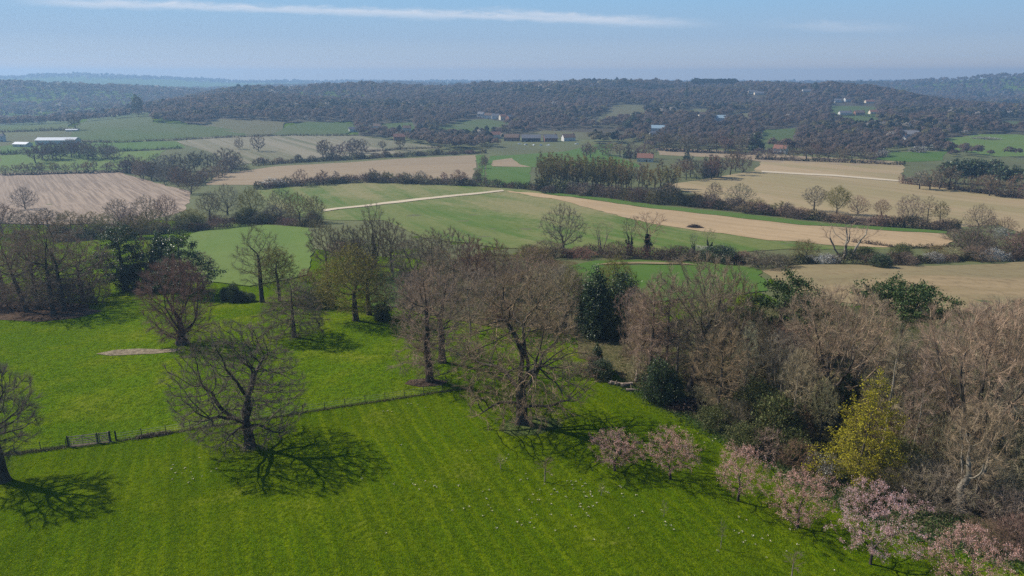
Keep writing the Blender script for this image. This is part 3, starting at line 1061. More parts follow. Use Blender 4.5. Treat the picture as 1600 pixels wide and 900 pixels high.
def plant(proto, name, label, cat, group, base, H, W, color, rz=0.0, sink=0.0, twigname='crown'):
    """a tree: an empty at its foot with its trunk, twigs and leaves as children"""
    sx = W * 0.5 / proto['R']
    e = empty(name, (base[0], base[1], base[2] - sink), rz, (sx, sx, H / proto['H']))
    tag(e, label, cat, group)
    if proto['trunk'] is not None:
        obj('trunk', proto['trunk'], e)
    if proto['crown'] is not None:
        g = sum(color) / 3
        color = (color[0] * .93, color[1] * .95, color[2] * .92) if g > .1 else color
        c = obj(twigname, proto['crown'], e)
        c.color = (*color, 1)
    if proto['foliage'] is not None:
        obj(proto['leafname'], proto['foliage'], e)
    if proto.get('ivy') is not None:
        obj('ivy', proto['ivy'], e)
    return e


def add_ivy(pr, seed, height, n, rad=0.55, size=0.35):
    """an ivy sleeve round the trunk of a prototype"""
    rng = np.random.default_rng(seed)
    co = np.zeros(len(pr['trunk'].vertices) * 3, np.float32)
    pr['trunk'].vertices.foreach_get('co', co)
    co = co.reshape(-1, 3)
    low = co[(co[:, 2] < height) & (co[:, 2] > 0)]
    k = rng.integers(0, len(low), n)
    off = rng.normal(0, rad * .5, (n, 3)) * (1.15 - low[k][:, 2:3] / height)
    v, q = cards(rng, low[k] + off, np.full(n, size))
    pr['ivy'] = mesh_np('ivy', v, q, M['ivy'])
    return pr


# twig colours
BROWN = (0.190, 0.138, 0.092)
GREYB = (0.170, 0.134, 0.100)
REDB = (0.205, 0.122, 0.088)
PINKB = (0.270, 0.196, 0.142)
OLIVE = (0.185, 0.150, 0.062)
DARKB = (0.105, 0.080, 0.060)
TAN = (0.295, 0.232, 0.150)

# ------------------------------------------------------------------ prototypes for trees in the middle distance and the woods
PR = {}
PR['oak'] = [tree_meshes('oak', 11 + s, 14, 7.0, 'oak', 9000, 0.95, 0.034, r0=0.018, n=1100, trunk=0.16, up=0.02, jit=0.2, rbase=0.42) for s in range(3)]
PR['oval'] = [tree_meshes('oval', 31 + s, 15, 5.0, 'oval', 8000, 0.95, 0.034, r0=0.018, n=900, trunk=0.2, up=0.14, jit=0.12, rbase=0.30, cen=0.35) for s in range(3)]
PR['fan'] = [tree_meshes('fan', 51 + s, 15, 6.0, 'fan', 6500, 1.0, 0.027, r0=0.018, n=1000, trunk=0.1, up=0.22, jit=0.08, rbase=0.24, stems=1 + s, bark='bark_pale') for s in range(3)]
PR['tall'] = [tree_meshes('tall', 71 + s, 18, 3.4, 'tall', 4500, 0.95, 0.032, n=520, trunk=0.12, up=0.25, jit=0.08, rbase=0.25, cen=0.75, bark='bark') for s in range(3)]
PR['sparse'] = [tree_meshes('sparse', 91 + s, 14, 5.0, 'fan', 1600, 1.1, 0.028, n=260, trunk=0.1, up=0.2, jit=0.1, rbase=0.22, stems=4, bark='bark_pale', di=4) for s in range(2)]
PR['ivied'] = [add_ivy(tree_meshes('ivied', 111 + s, 13, 3.6, 'fan', 1800, 1.0, 0.03, n=260, trunk=0.25, up=0.2, jit=0.1, rbase=0.26, stems=1 + s), s, 7.0, 1500, 0.7, 0.4) for s in range(2)]
PR['birch'] = [tree_meshes('birch', 121 + s, 16, 3.4, 'oval', 5000, 0.9, 0.024, n=480, trunk=0.3, up=0.15, jit=0.09, rbase=0.17, cen=0.8, bark='bark_pale', droop=0.3) for s in range(2)]
PR['bud'] = [tree_meshes('bud', 131 + s, 13, 5.5, 'oval', 5500, 0.85, 0.026, n=750, trunk=0.2, up=0.1, jit=0.14, rbase=0.3, leaf='young_leaves', leafmat='budding', nleaf=10000, lsize=0.19, lspread=0.25) for s in range(2)]
PR['bush'] = [tree_meshes('bush', 141 + s, 4, 2.6, 'bush', 3600, 0.7, 0.026, n=420, trunk=0.05, stems=4, up=0.08, jit=0.2, rbase=0.07, r0=.010, thr=0.045, spread=0.14) for s in range(3)]
PR['bigbush'] = [tree_meshes('bigbush', 146 + s, 5, 4.2, 'bush', 9000, 0.75, 0.020, n=900, trunk=0.05, stems=6, up=0.08, jit=0.2, rbase=0.07, r0=.010, thr=0.045, spread=0.16) for s in range(3)]
PR['leafbush'] = [tree_meshes('leafbush', 151 + s, 4, 2.6, 'bush', 2000, 0.6, 0.026, n=380, trunk=0.05, stems=4, up=0.08, jit=0.2, rbase=0.07, r0=.010, thr=0.045, leafmat='shrub', nleaf=6500, lsize=0.20, lspread=0.28, spread=0.14) for s in range(2)]
PR['darkbush'] = [tree_meshes('darkbush', 161 + s, 4, 2.6, 'bush', 2000, 0.6, 0.026, n=380, trunk=0.05, stems=3, up=0.08, jit=0.2, rbase=0.08, r0=.010, thr=0.045, leafmat='needles', nleaf=9500, lsize=0.20, lspread=0.26, spread=0.14) for s in range(2)]
PR['whitebush'] = [tree_meshes('whitebush', 171 + s, 4, 2.6, 'bush', 2400, 0.6, 0.026, n=380, trunk=0.05, stems=4, up=0.08, jit=0.2, rbase=0.07, r0=.010, thr=0.045, leaf='blossom', leafmat='white_bl', nleaf=1900, lsize=0.17, lspread=0.22, spread=0.14) for s in range(2)]
PR['cone'] = [tree_meshes('cone', 181 + s, 15, 4.0, 'cone', 2600, 1.0, 0.04, bark='bark_dark', n=800, trunk=0.1, cen=0.92, up=-0.02, jit=0.12, shell=0.4, rbase=0.35, leafmat='needles', nleaf=11000, lsize=0.52, lspread=0.34, flat=0.6, lob=0.3, leaf='needles', keeptwig=False) for s in range(2)]
PR['cedar'] = [tree_meshes('cedar', 191 + s, 17, 6.0, 'cedar', 2400, 1.0, 0.04, bark='bark_dark', n=800, trunk=0.12, cen=0.9, up=-0.02, jit=0.12, rbase=0.45, layers=6, lob=0.4, leafmat='needles', nleaf=8500, lsize=0.55, lspread=0.36, flat=0.45, leaf='needles', keeptwig=False) for s in range(2)]
PR['pine'] = [tree_meshes('pine', 201 + s, 14, 5.5, 'umbrella', 1800, 0.9, 0.04, bark='bark', n=420, trunk=0.5, cen=0.62, up=0.02, jit=0.2, rbase=0.32, lob=0.5, layers=4, leafmat='pine', nleaf=8000, lsize=0.42, lspread=0.36, flat=0.7, leaf='needles', keeptwig=False) for s in range(2)]
PR['sapling'] = [tree_meshes('sapling', 211 + s, 3.0, 0.7, 'oval', 260, 0.45, 0.014, n=70, trunk=0.3, cen=0.6, up=0.25, jit=0.1, rbase=0.045, r0=0.007, thr=0.03, tmax=.02, bark='bark_pale', step=0.14) for s in range(2)]


# simple far trees (a few hundred faces)
def far_tree(seed, H, Rm, prof, n=200, tl=1.6, tw=0.13, stems=1, leafmat=None, nleaf=0, lsize=0.8):
    rng, P, par, r, main = skeleton(seed, H, Rm, prof, n=n, step=H / 16, trunk=0.15, up=0.12, jit=0.15, rbase=0.3, r0=0.04, stems=stems, dk=H / 10)
    V, Q = limb_mesh(P, par, r, main, r > 0.11, 4)
    trunk = mesh_np('trunk', V, Q, M['bark_dark'], True)
    V2, Q2 = limb_mesh(P, par, r, main, r <= 0.11, 3)
    fine = np.nonzero((r < 0.09) & (par >= 0))[0]
    m = n * 5
    k = rng.choice(fine, m)
    d = unit(unit(P - P[np.maximum(par, 0)])[k] + unit(rng.normal(size=(m, 3))) * 0.9 + np.array([0, 0, .3]))
    v, q, mid, end, _ = ribbons(rng, P[k], d, tl * rng.uniform(.5, 1.3, m), np.full(m, tw))
    V, Q = merge([(V2, Q2), (v, q)])
    crown = mesh_np('crown', V, Q, M['twig'])
    fol = None
    if nleaf:
        kk = rng.integers(0, len(end), nleaf)
        v, q = cards(rng, end[kk] + rng.normal(0, .5, (nleaf, 3)), np.full(nleaf, lsize))
        fol = mesh_np('foliage', v, q, M[leafmat])
    return dict(trunk=trunk, crown=crown, foliage=fol, H=H, R=Rm, leafname='foliage')


PR['f_oak'] = [far_tree(301 + s, 13, 6.0, 'oak', 260, tw=0.12) for s in range(3)]
PR['f_oval'] = [far_tree(311 + s, 14, 4.5, 'oval', 220) for s in range(3)]
PR['f_tall'] = [far_tree(321 + s, 20, 3.0, 'tall', 420, tw=0.10, leafmat='budding', nleaf=420, lsize=0.42) for s in range(3)]
PR['f_bush'] = [far_tree(331 + s, 5, 3.2, 'bush', 200, tl=1.0, tw=0.12, stems=3) for s in range(2)]
PR['f_dark'] = [far_tree(341 + s, 14, 4.0, 'cone', 200, leafmat='needles', nleaf=900, lsize=1.1) for s in range(2)]
PR['f_pine'] = [far_tree(351 + s, 14, 6.0, 'oval', 200, leafmat='needles', nleaf=900, lsize=1.1) for s in range(2)]
PR['f_white'] = [far_tree(361 + s, 5, 3.5, 'bush', 160, tl=1.0, tw=0.1, stems=3, leafmat='white_bl', nleaf=420, lsize=0.45) for s in range(2)]
PR['f_shrub'] = [far_tree(371 + s, 5, 3.2, 'bush', 160, tl=1.0, tw=0.1, stems=3, leafmat='shrub', nleaf=600, lsize=0.7) for s in range(2)]

# ------------------------------------------------------------------ placing helpers
def proj(x, y, z):
    c, s = math.cos(PITCH), math.sin(PITCH)
    dep = y * c - (z - CAM_H) * s
    return 800 + F * x / dep, 450 - F * (y * s + (z - CAM_H) * c) / dep


rnd = random.Random(7)
cnt = {}


def put(kind, bx, by, ty, wpx, color, label, name='bare_tree', cat='tree', group=None, var=None, rz=None, minH=None):
    b = gp(bx, by)
    H = top_h(b, ty)
    if minH:
        H = max(H, minH)
    W = wpx * px_m(b)
    k = cnt[kind] = cnt.get(kind, -1) + 1
    pr = PR[kind][(k if var is None else var) % len(PR[kind])]
    c = tuple(v * rnd.uniform(.88, 1.12) for v in color)
    return plant(pr, name, label, cat, group, b, H, W, c, rnd.uniform(0, 6.28) if rz is None else rz, 0.1)


def hero(bx, by, ty, wpx, prof, color, label, seed, name='bare_tree', cat='tree', group=None, rz=0.0, ivy=0, **kw):
    b = gp(bx, by)
    H = top_h(b, ty)
    W = wpx * px_m(b)
    pr = tree_meshes(name, seed, H, W / 2, prof, **kw)
    if ivy:
        add_ivy(pr, seed, ivy[0], ivy[1], ivy[2], ivy[3])
    return plant(pr, name, label, cat, group, b, H, W, color, rz, 0.05)


# ------------------------------------------------------------------ the park trees
hero(391, 698, 500, 206, 'park', (0.160, 0.124, 0.094), 'wide spreading bare oak standing alone on the lawn to the right of the field gate', 1001, 'oak_tree',
     ntw=34000, tl=0.66, tw=0.021, bark='bark_dark', n=2800, trunk=0.22, up=0.0, jit=0.26, shell=0.5, lob=0.10, rbase=0.54, r0=0.0185, pn=2.1, asym=(-0.18, 0), lean=(-.06, 0), step=0.36, thr=0.05, sides=7, di=2.9, dk=0.52,
     limbs=[(.22, 150, 52, .42), (.24, 95, 72, .5), (.22, 20, 50, .36), (.2, 265, 48, .36), (.19, 185, 24, .36), (.17, 350, 22, .26), (.16, 230, 18, .3), (.18, 120, 25, .3)])
hero(815, 661, 424, 226, 'park', (0.235, 0.165, 0.104), 'largest bare oak with thick low drooping limbs at the middle of the lawn', 1002, 'oak_tree',
     ntw=31000, tl=0.78, tw=0.022, bark='bark_dark', n=2700, trunk=0.24, up=0.03, jit=0.25, shell=0.5, lob=0.2, rbase=0.68, r0=0.021, pn=2.1, step=0.42, thr=0.055, sides=8, di=3.3, dk=0.62,
     limbs=[(.25, 165, 50, .42), (.26, 100, 78, .5), (.25, 25, 60, .44), (.22, 275, 55, .4), (.12, 350, 8, .3), (.13, 190, 6, .34), (.2, 60, 40, .3), (.36, 40, 55, .3)])
hero(6, 752, 562, 150, 'oval', (0.150, 0.120, 0.096), 'bare tree cut off by the left edge, rooted on the lawn left of the gate', 1003,
     ntw=16000, tl=0.85, tw=0.02, n=1300, trunk=0.12, up=0.12, jit=0.16, rbase=0.55, r0=0.017, step=0.42, thr=0.055, cen=0.5, epi=500, sides=7, bark='bark_dark')
hero(285, 537, 403, 100, 'broom', (0.180, 0.105, 0.086), 'reddish bare pollard with short thick trunk and dense upswept shoots by the bare patch', 1004, 'pollard_tree',
     ntw=15000, tl=1.15, tw=0.026, n=1300, trunk=0.13, up=0.22, jit=0.1, rbase=0.85, r0=0.013, pn=2.0, thr=0.06, bark='bark_dark', epi=900)
hero(460, 527, 432, 105, 'droop', (0.165, 0.126, 0.085), 'low bare tree with drooping horizontal branches right of the reddish pollard', 1005,
     ntw=13000, tl=1.0, tw=0.027, n=1000, trunk=0.15, cen=0.85, up=-0.05, jit=0.12, rbase=0.34, r0=0.012, droop=0.45, upt=-0.1, thr=0.06, bark='bark_dark')
hero(410, 472, 349, 86, 'oval', (0.140, 0.120, 0.072), 'tall open bare tree left of the yellowish budding trees, with the green meadow behind', 1006,
     ntw=5000, tl=1.0, tw=0.03, n=620, trunk=0.25, cen=0.6, up=0.1, jit=0.18, rbase=0.42, r0=0.014, thr=0.06, bark='bark_dark', lob=0.4)
hero(437, 470, 384, 62, 'oval', OLIVE, 'slim olive tinged bare tree directly right of the tall open tree', 1007,
     ntw=4500, tl=0.9, tw=0.03, n=520, trunk=0.25, cen=0.6, up=0.1, jit=0.15, rbase=0.3, r0=0.014, thr=0.06, leaf='young_leaves', leafmat='budding', nleaf=3600, lsize=0.2, lspread=0.3)
hero(556, 501, 383, 100, 'oak', OLIVE, 'big yellowish budding tree with two dark trunks at the middle of the pasture clump', 1008, 'budding_tree',
     ntw=8000, tl=0.9, tw=0.028, n=1100, trunk=0.3, cen=0.4, up=0.08, jit=0.16, rbase=0.48, r0=0.013, bark='bark_dark', stems=1, leaf='young_leaves', leafmat='budding', nleaf=9500, lsize=0.2, lspread=0.3)
hero(521, 478, 408, 52, 'oval', OLIVE, 'small budding tree leaning left of the big yellowish budding tree', 1009, 'budding_tree',
     ntw=3500, tl=0.9, tw=0.03, n=420, trunk=0.3, cen=0.5, up=0.1, jit=0.15, rbase=0.34, r0=0.014, bark='bark_dark', lean=(-.15, 0), leaf='young_leaves', leafmat='budding', nleaf=3600, lsize=0.2, lspread=0.3)
hero(577, 492, 396, 66, 'oval', DARKB, 'dark stemmed bare tree right behind the big yellowish budding tree', 1010,
     ntw=4500, tl=0.95, tw=0.03, n=560, trunk=0.28, cen=0.6, up=0.1, jit=0.15, rbase=0.4, r0=0.014, bark='bark_dark')
hero(672, 596, 414, 118, 'broom', (0.25, 0.175, 0.128), 'bare tree thick with shoots round its trunk, standing on the reddish mulch circle', 1011,
     ntw=12000, tl=1.05, tw=0.024, n=1100, trunk=0.16, cen=0.7, up=0.12, jit=0.15, rbase=0.5, r0=0.017, thr=0.055, epi=900, bark='bark_dark')
hero(691, 566, 388, 125, 'oak', (0.25, 0.18, 0.125), 'bare tree with a long low right limb behind the tree on the mulch circle', 1012,
     ntw=9000, tl=1.0, tw=0.026, n=1100, trunk=0.25, cen=0.35, up=0.1, jit=0.15, rbase=0.5, r0=0.018, thr=0.06, bark='bark_dark')
# clump at the left edge
for n, (bx, by, ty, wp, sd, lb) in enumerate([
        (43, 487, 352, 112, 2001, 'leftmost bare tree of the brown clump at the left of the pasture, leaning left'),
        (60, 483, 360, 80, 2002, 'slim bare tree second from the left in the brown pasture clump'),
        (84, 491, 333, 120, 2003, 'tallest and thickest bare tree in the middle of the brown pasture clump'),
        (101, 486, 342, 118, 2004, 'bare tree on the right side of the brown pasture clump'),
        (130, 470, 372, 90, 2005, 'low bare tree at the back right of the brown pasture clump, beside the dark cedar'),
        (8, 470, 350, 100, 2006, 'bare tree at the back left of the brown pasture clump, on the photo edge')]):
    hero(bx, by, ty, wp, 'broom' if n % 2 else 'oak', (0.185, 0.130, 0.098), lb, sd, ntw=10000, tl=1.0, tw=0.028, n=1100, trunk=0.18, cen=0.5, up=0.12, jit=0.14,
         rbase=0.45, r0=0.017, thr=0.065, bark='bark_dark', lean=(-.18, 0) if n == 0 else (0, 0), group='bare trees of the left pasture clump')
for bx, by, ty, wp in [(20, 482, 445, 60), (70, 474, 440, 60), (120, 478, 436, 60), (150, 474, 430, 50), (-10, 484, 440, 50), (95, 470, 430, 60)]:
    put('bush', bx, by, ty, wp, rnd.choice([BROWN, DARKB]), 'leafless brown scrub bush under the trees of the left pasture clump', 'bush', 'bush', 'scrub under the left pasture clump')
# dark cedars
hero(196, 452, 350, 66, 'cedar', DARKB, 'dark cedar with drooping layered boughs right of the brown pasture clump', 3001, 'cedar_tree', bark='bark_dark', ntw=2600, tl=1.0, tw=0.05, n=900,
     trunk=0.1, cen=0.9, up=-0.03, jit=0.13, rbase=0.5, layers=7, lob=0.5, leafmat='needles', nleaf=15000, lsize=0.30, lspread=0.32, flat=0.5, leaf='needles', keeptwig=False)
hero(288, 462, 360, 66, 'cedar', DARKB, 'dark ragged cedar rising behind the reddish pollard', 3002, 'cedar_tree', bark='bark_dark', ntw=2600, tl=1.0, tw=0.05, n=800,
     trunk=0.1, cen=0.9, up=-0.03, jit=0.15, rbase=0.45, layers=6, lob=0.7, leafmat='needles', nleaf=12000, lsize=0.30, lspread=0.30, flat=0.5, leaf='needles', keeptwig=False)
put('cone', 258, 452, 362, 46, DARKB, 'smaller dark cedar between the two large cedars, half hidden', 'cedar_tree')
put('oval', 232, 448, 370, 52, GREYB, 'thin bare tree between the dark layered cedar and the ragged cedar')
put('oval', 318, 452, 392, 50, GREYB, 'small bare tree at the right foot of the ragged cedar')
put('darkbush', 205, 452, 418, 40, DARKB, 'dark evergreen bush at the foot of the layered cedar', 'evergreen_bush', 'bush')
for bx, by, ty, wp, lb in [(352, 470, 450, 16, 'leftmost small dark bush in the row on the pasture edge'), (366, 472, 444, 18, 'taller dark bush in the middle of the row on the pasture edge'),
                           (378, 471, 455, 20, 'round dark bush right of the middle of the row on the pasture edge'), (392, 471, 458, 16, 'low dark bush at the right end of the row on the pasture edge')]:
    put('darkbush', bx, by, ty, wp, DARKB, lb, 'evergreen_bush', 'bush', 'dark bushes on the pasture edge')
put('whitebush', 359, 462, 448, 12, GREYB, 'small white flowering shrub among the dark bushes on the pasture edge', 'flowering_shrub', 'bush')
put('sparse', 332, 470, 445, 22, GREYB, 'little bare tree at the left end of the dark bush row on the pasture edge')

# ------------------------------------------------------------------ the middle wood
for kind, bx, by, ty, wp, c, lb in [
        ('oval', 512, 432, 346, 62, GREYB, 'dark bare tree at the left front of the middle wood, beside the green meadow'),
        ('oval', 545, 440, 350, 60, DARKB, 'bare tree behind the yellowish budding tree, second in the middle wood'),
        ('oak', 583, 430, 338, 72, DARKB, 'dark twiggy bare tree at the back top of the middle wood'),
        ('oval', 612, 425, 340, 54, GREYB, 'bare tree at the right of the dark twiggy one in the middle wood'),
        ('ivied', 585, 415, 318, 40, GREYB, 'thin bare tree poking above the middle wood against the green field'),
        ('oak', 645, 440, 362, 74, BROWN, 'rounded bare tree below the green field at the centre left'),
        ('oval', 677, 432, 356, 52, GREYB, 'slim bare tree behind the rounded one at centre left'),
        ('oval', 708, 452, 354, 72, BROWN, 'tall bare tree over the middle wood, first of three tall crowns'),
        ('oval', 742, 462, 368, 62, REDB, 'tall bare tree over the middle wood, second of three tall crowns'),
        ('oval', 775, 462, 374, 58, BROWN, 'tall bare tree over the middle wood, third of three tall crowns'),
        ('oak', 640, 500, 425, 70, PINKB, 'pinkish brown bare tree left behind the mulch circle tree'),
        ('fan', 735, 520, 420, 90, PINKB, 'pinkish bare tree between the mulch circle tree and the great oak'),
        ('oak', 770, 500, 400, 84, BROWN, 'brown bare tree right behind the great oak at upper left'),
        ('oak', 852, 515, 412, 96, TAN, 'tan brown bare tree right behind the great oak'),
        ('fan', 885, 510, 420, 84, TAN, 'tan bare tree left of the dark cypress pair'),
        ('oak', 830, 470, 386, 84, PINKB, 'pinkish crown behind the great oak, below the hedge'),
        ('bud', 893, 500, 415, 40, OLIVE, 'slim yellowish budding tree beside the dark cypress'),
        ('birch', 902, 520, 430, 30, GREYB, 'pale stemmed birch at the left of the dark cypress'),
        ('bud', 960, 500, 402, 66, OLIVE, 'olive budding tree behind the dark cypress pair')]:
    put(kind, bx, by, ty, wp, c, lb)
hero(928, 524, 417, 54, 'cone', DARKB, 'dark pointed cypress at the left of the evergreen pair', 3101, 'cypress_tree', bark='bark_dark', ntw=2600, tl=0.8, tw=0.04, n=800, trunk=0.08, cen=0.93, up=0.1, jit=0.1,
     rbase=0.3, lob=0.35, leafmat='needles', nleaf=19000, lsize=0.28, lspread=0.28, leaf='needles', keeptwig=False)
hero(968, 520, 424, 64, 'cone', DARKB, 'broader dark evergreen at the right of the cypress', 3102, 'cypress_tree', bark='bark_dark', ntw=2400, tl=0.8, tw=0.04, n=700, trunk=0.08, cen=0.9, up=0.05, jit=0.14,
     rbase=0.3, lob=0.6, leafmat='needles', nleaf=15000, lsize=0.28, lspread=0.32, leaf='needles', keeptwig=False)
put('leafbush', 952, 528, 470, 44, OLIVE, 'yellowish green shrub at the foot of the evergreen pair', 'shrub', 'bush')
put('leafbush', 984, 530, 468, 44, OLIVE, 'grey green shrub at the right foot of the evergreen pair', 'shrub', 'bush')
put('cone', 932, 580, 536, 22, DARKB, 'small dark conifer in the low bushes right of the great oak', 'conifer_tree')
put('bush', 925, 588, 558, 44, BROWN, 'brown bush round the small dark conifer', 'bush', 'bush')
put('darkbush', 940, 590, 563, 40, DARKB, 'dark bush casting shade beside the small dark conifer', 'evergreen_bush', 'bush')
put('bush', 893, 584, 566, 50, BROWN, 'low brown bush between the great oak and the small conifer', 'bush', 'bush')
put('bush', 735, 556, 535, 56, BROWN, 'low brown scrub left behind the great oak trunk', 'bush', 'bush')
for bx, by, ty, wp in [(600, 470, 440, 40), (650, 470, 438, 50), (700, 470, 440, 46), (560, 430, 395, 50), (620, 440, 405, 52), (680, 420, 385, 50), (740, 430, 400, 60), (800, 440, 405, 60), (860, 430, 405, 50),
                       (880, 450, 418, 50), (790, 500, 470, 60), (850, 520, 485, 60), (640, 400, 375, 40), (560, 400, 372, 50), (530, 400, 375, 40), (480, 440, 420, 30), (500, 470, 440, 46), (470, 465, 440, 40), (600, 495, 470, 30)]:
    put('bush', bx, by, ty, wp, rnd.choice([BROWN, GREYB, DARKB, REDB]), 'leafless brown thicket bush under the trees of the middle wood', 'bush', 'bush', 'thicket bushes in the middle wood')
put('darkbush', 596, 500, 476, 26, DARKB, 'dark bush at the right foot of the big budding tree', 'evergreen_bush', 'bush')
put('leafbush', 502, 480, 456, 40, OLIVE, 'olive scrub bush left of the big budding tree', 'shrub', 'bush')

# ------------------------------------------------------------------ the right wood
hero(1075, 612, 402, 140, 'fan', (0.235, 0.175, 0.120), 'tallest fan shaped bare ash in the right wood, leaning right', 4001, ntw=10000, tl=1.1, tw=0.026, n=900, trunk=0.3, cen=0.5, up=0.12, jit=0.1,
     rbase=0.42, r0=0.013, thr=0.06, lean=(0.22, 0.1), asym=(0.25, 0.1))
hero(1013, 600, 428, 80, 'tall', (0.275, 0.19, 0.14), 'slender pinkish bare tree at the left front of the right wood', 4002, ntw=8000, tl=1.0, tw=0.024, n=620, trunk=0.25, cen=0.85, up=0.12, jit=0.08, rbase=0.24, r0=0.012)
hero(1040, 596, 424, 80, 'tall', (0.265, 0.185, 0.138), 'second slender bare tree with a straight stem in the right wood', 4003, ntw=8000, tl=1.0, tw=0.024, n=620, trunk=0.25, cen=0.85, up=0.12, jit=0.08, rbase=0.22, r0=0.012)
hero(1056, 600, 500, 34, 'tall', TAN, 'dead broken trunk with pale bare wood among the slender trees', 4004, 'dead_tree', ntw=300, tl=0.9, tw=0.024, n=50, trunk=0.6, cen=0.9, up=0.1, jit=0.12, rbase=0.22, r0=0.02, bark='bark_pale')
hero(1122, 652, 510, 96, 'oval', (0.250, 0.178, 0.108), 'small tan bare tree standing at the edge of the lawn right of the holly', 4005, ntw=9000, tl=0.9, tw=0.020, n=750, trunk=0.2, cen=0.7, up=0.08, jit=0.12, rbase=0.2, r0=0.011, thr=0.05)
hero(1298, 650, 458, 190, 'fan', (0.30, 0.215, 0.145), 'broad fan shaped bare tree behind the yellow flowering tree', 4006, ntw=17000, tl=1.1, tw=0.024, n=1500, trunk=0.16, up=0.2, jit=0.08, rbase=0.26, r0=0.012, stems=3, thr=0.06, bark='bark')
hero(1520, 735, 488, 230, 'fan', (0.33, 0.228, 0.16), 'large pinkish grey many stemmed bare tree at the right of the wood', 4007, ntw=18000, tl=1.1, tw=0.022, n=1600, trunk=0.14, up=0.2, jit=0.09, rbase=0.2, r0=0.012, stems=4, thr=0.055, bark='bark')
hero(1590, 700, 470, 170, 'fan', (0.33, 0.228, 0.158), 'pinkish bare tree on the right edge of the photo behind the many stemmed one', 4008, ntw=13000, tl=1.1, tw=0.022, n=1100, trunk=0.14, up=0.2, jit=0.09, rbase=0.25, r0=0.012, stems=2, thr=0.055, bark='bark')
hero(1510, 800, 640, 100, 'fan', (0.30, 0.22, 0.145), 'pale stemmed small tree among brambles at the lower right of the wood', 4009, ntw=7000, tl=0.9, tw=0.018, n=600, trunk=0.2, up=0.1, jit=0.14, rbase=0.2, r0=0.01, thr=0.045, bark='bark_pale', stems=2)
hero(1374, 725, 500, 36, 'tall', TAN, 'thin pale birch stem rising right of the yellow flowering tree', 4010, 'birch_tree', ntw=2200, tl=0.9, tw=0.02, n=140, trunk=0.55, cen=0.9, up=0.15, jit=0.08, rbase=0.13, r0=0.012, thr=0.04, bark='bark_pale')
hero(1334, 750, 578, 100, 'cone', OLIVE, 'bright yellow flowering tree at the front of the right wood', 4011, 'flowering_tree', ntw=5000, tl=0.7, tw=0.018, n=800, trunk=0.15, cen=0.7, up=0.06, jit=0.13, rbase=0.16, r0=0.01, thr=0.045,
     leaf='flowers', leafmat='yellow', nleaf=13000, lsize=0.16, lspread=0.16, lob=0.55, asym=(0.35, 0), lean=(0.12, 0))
hero(1214, 560, 430, 100, 'oval', DARKB, 'dark green leaning pine at the left back of the right wood', 3201, 'pine_tree', bark='bark', ntw=2400, tl=0.9, tw=0.04, n=520, trunk=0.3, cen=0.6, up=0.02, jit=0.2, rbase=0.34, lob=0.6,
     layers=5, leafmat='pine', nleaf=17000, lsize=0.28, lspread=0.34, flat=0.6, leaf='needles', keeptwig=False, asym=(0.2, 0))
hero(1400, 570, 446, 108, 'flatpine', DARKB, 'flat topped dark pine at the back of the right wood against the tan field', 3202, 'pine_tree', bark='bark_dark', ntw=2200, tl=0.9, tw=0.04, n=420, trunk=0.55, cen=0.62, up=0.02, jit=0.2, rbase=0.34, lob=0.5,
     layers=9, leafmat='pine', nleaf=12000, lsize=0.28, lspread=0.30, flat=0.4, leaf='needles', keeptwig=False)
put('darkbush', 1028, 628, 566, 48, DARKB, 'large dark holly bush at the corner of the lawn and the right wood', 'holly_bush', 'bush', var=0)
put('darkbush', 1052, 634, 592, 34, DARKB, 'smaller dark holly right of the large one at the wood edge', 'holly_bush', 'bush', var=1)
put('darkbush', 1320, 652, 578, 30, DARKB, 'dark ivy covered bush behind the top of the yellow flowering tree', 'evergreen_bush', 'bush')
put('leafbush', 1210, 690, 620, 70, OLIVE, 'grey green bush at the wood edge left of the yellow flowering tree', 'shrub', 'bush')
put('leafbush', 1180, 660, 600, 60, OLIVE, 'dull green bush behind the small tan tree in the right wood', 'shrub', 'bush')
put('whitebush', 1293, 752, 712, 36, GREYB, 'white blossoming shrub at the left foot of the yellow flowering tree', 'flowering_shrub', 'bush', var=0)
put('whitebush', 1270, 735, 706, 26, GREYB, 'small pale blossoming shrub left of the larger white shrub', 'flowering_shrub', 'bush', var=1)
LB = 'leafless brown tree crowded among others in the right wood'
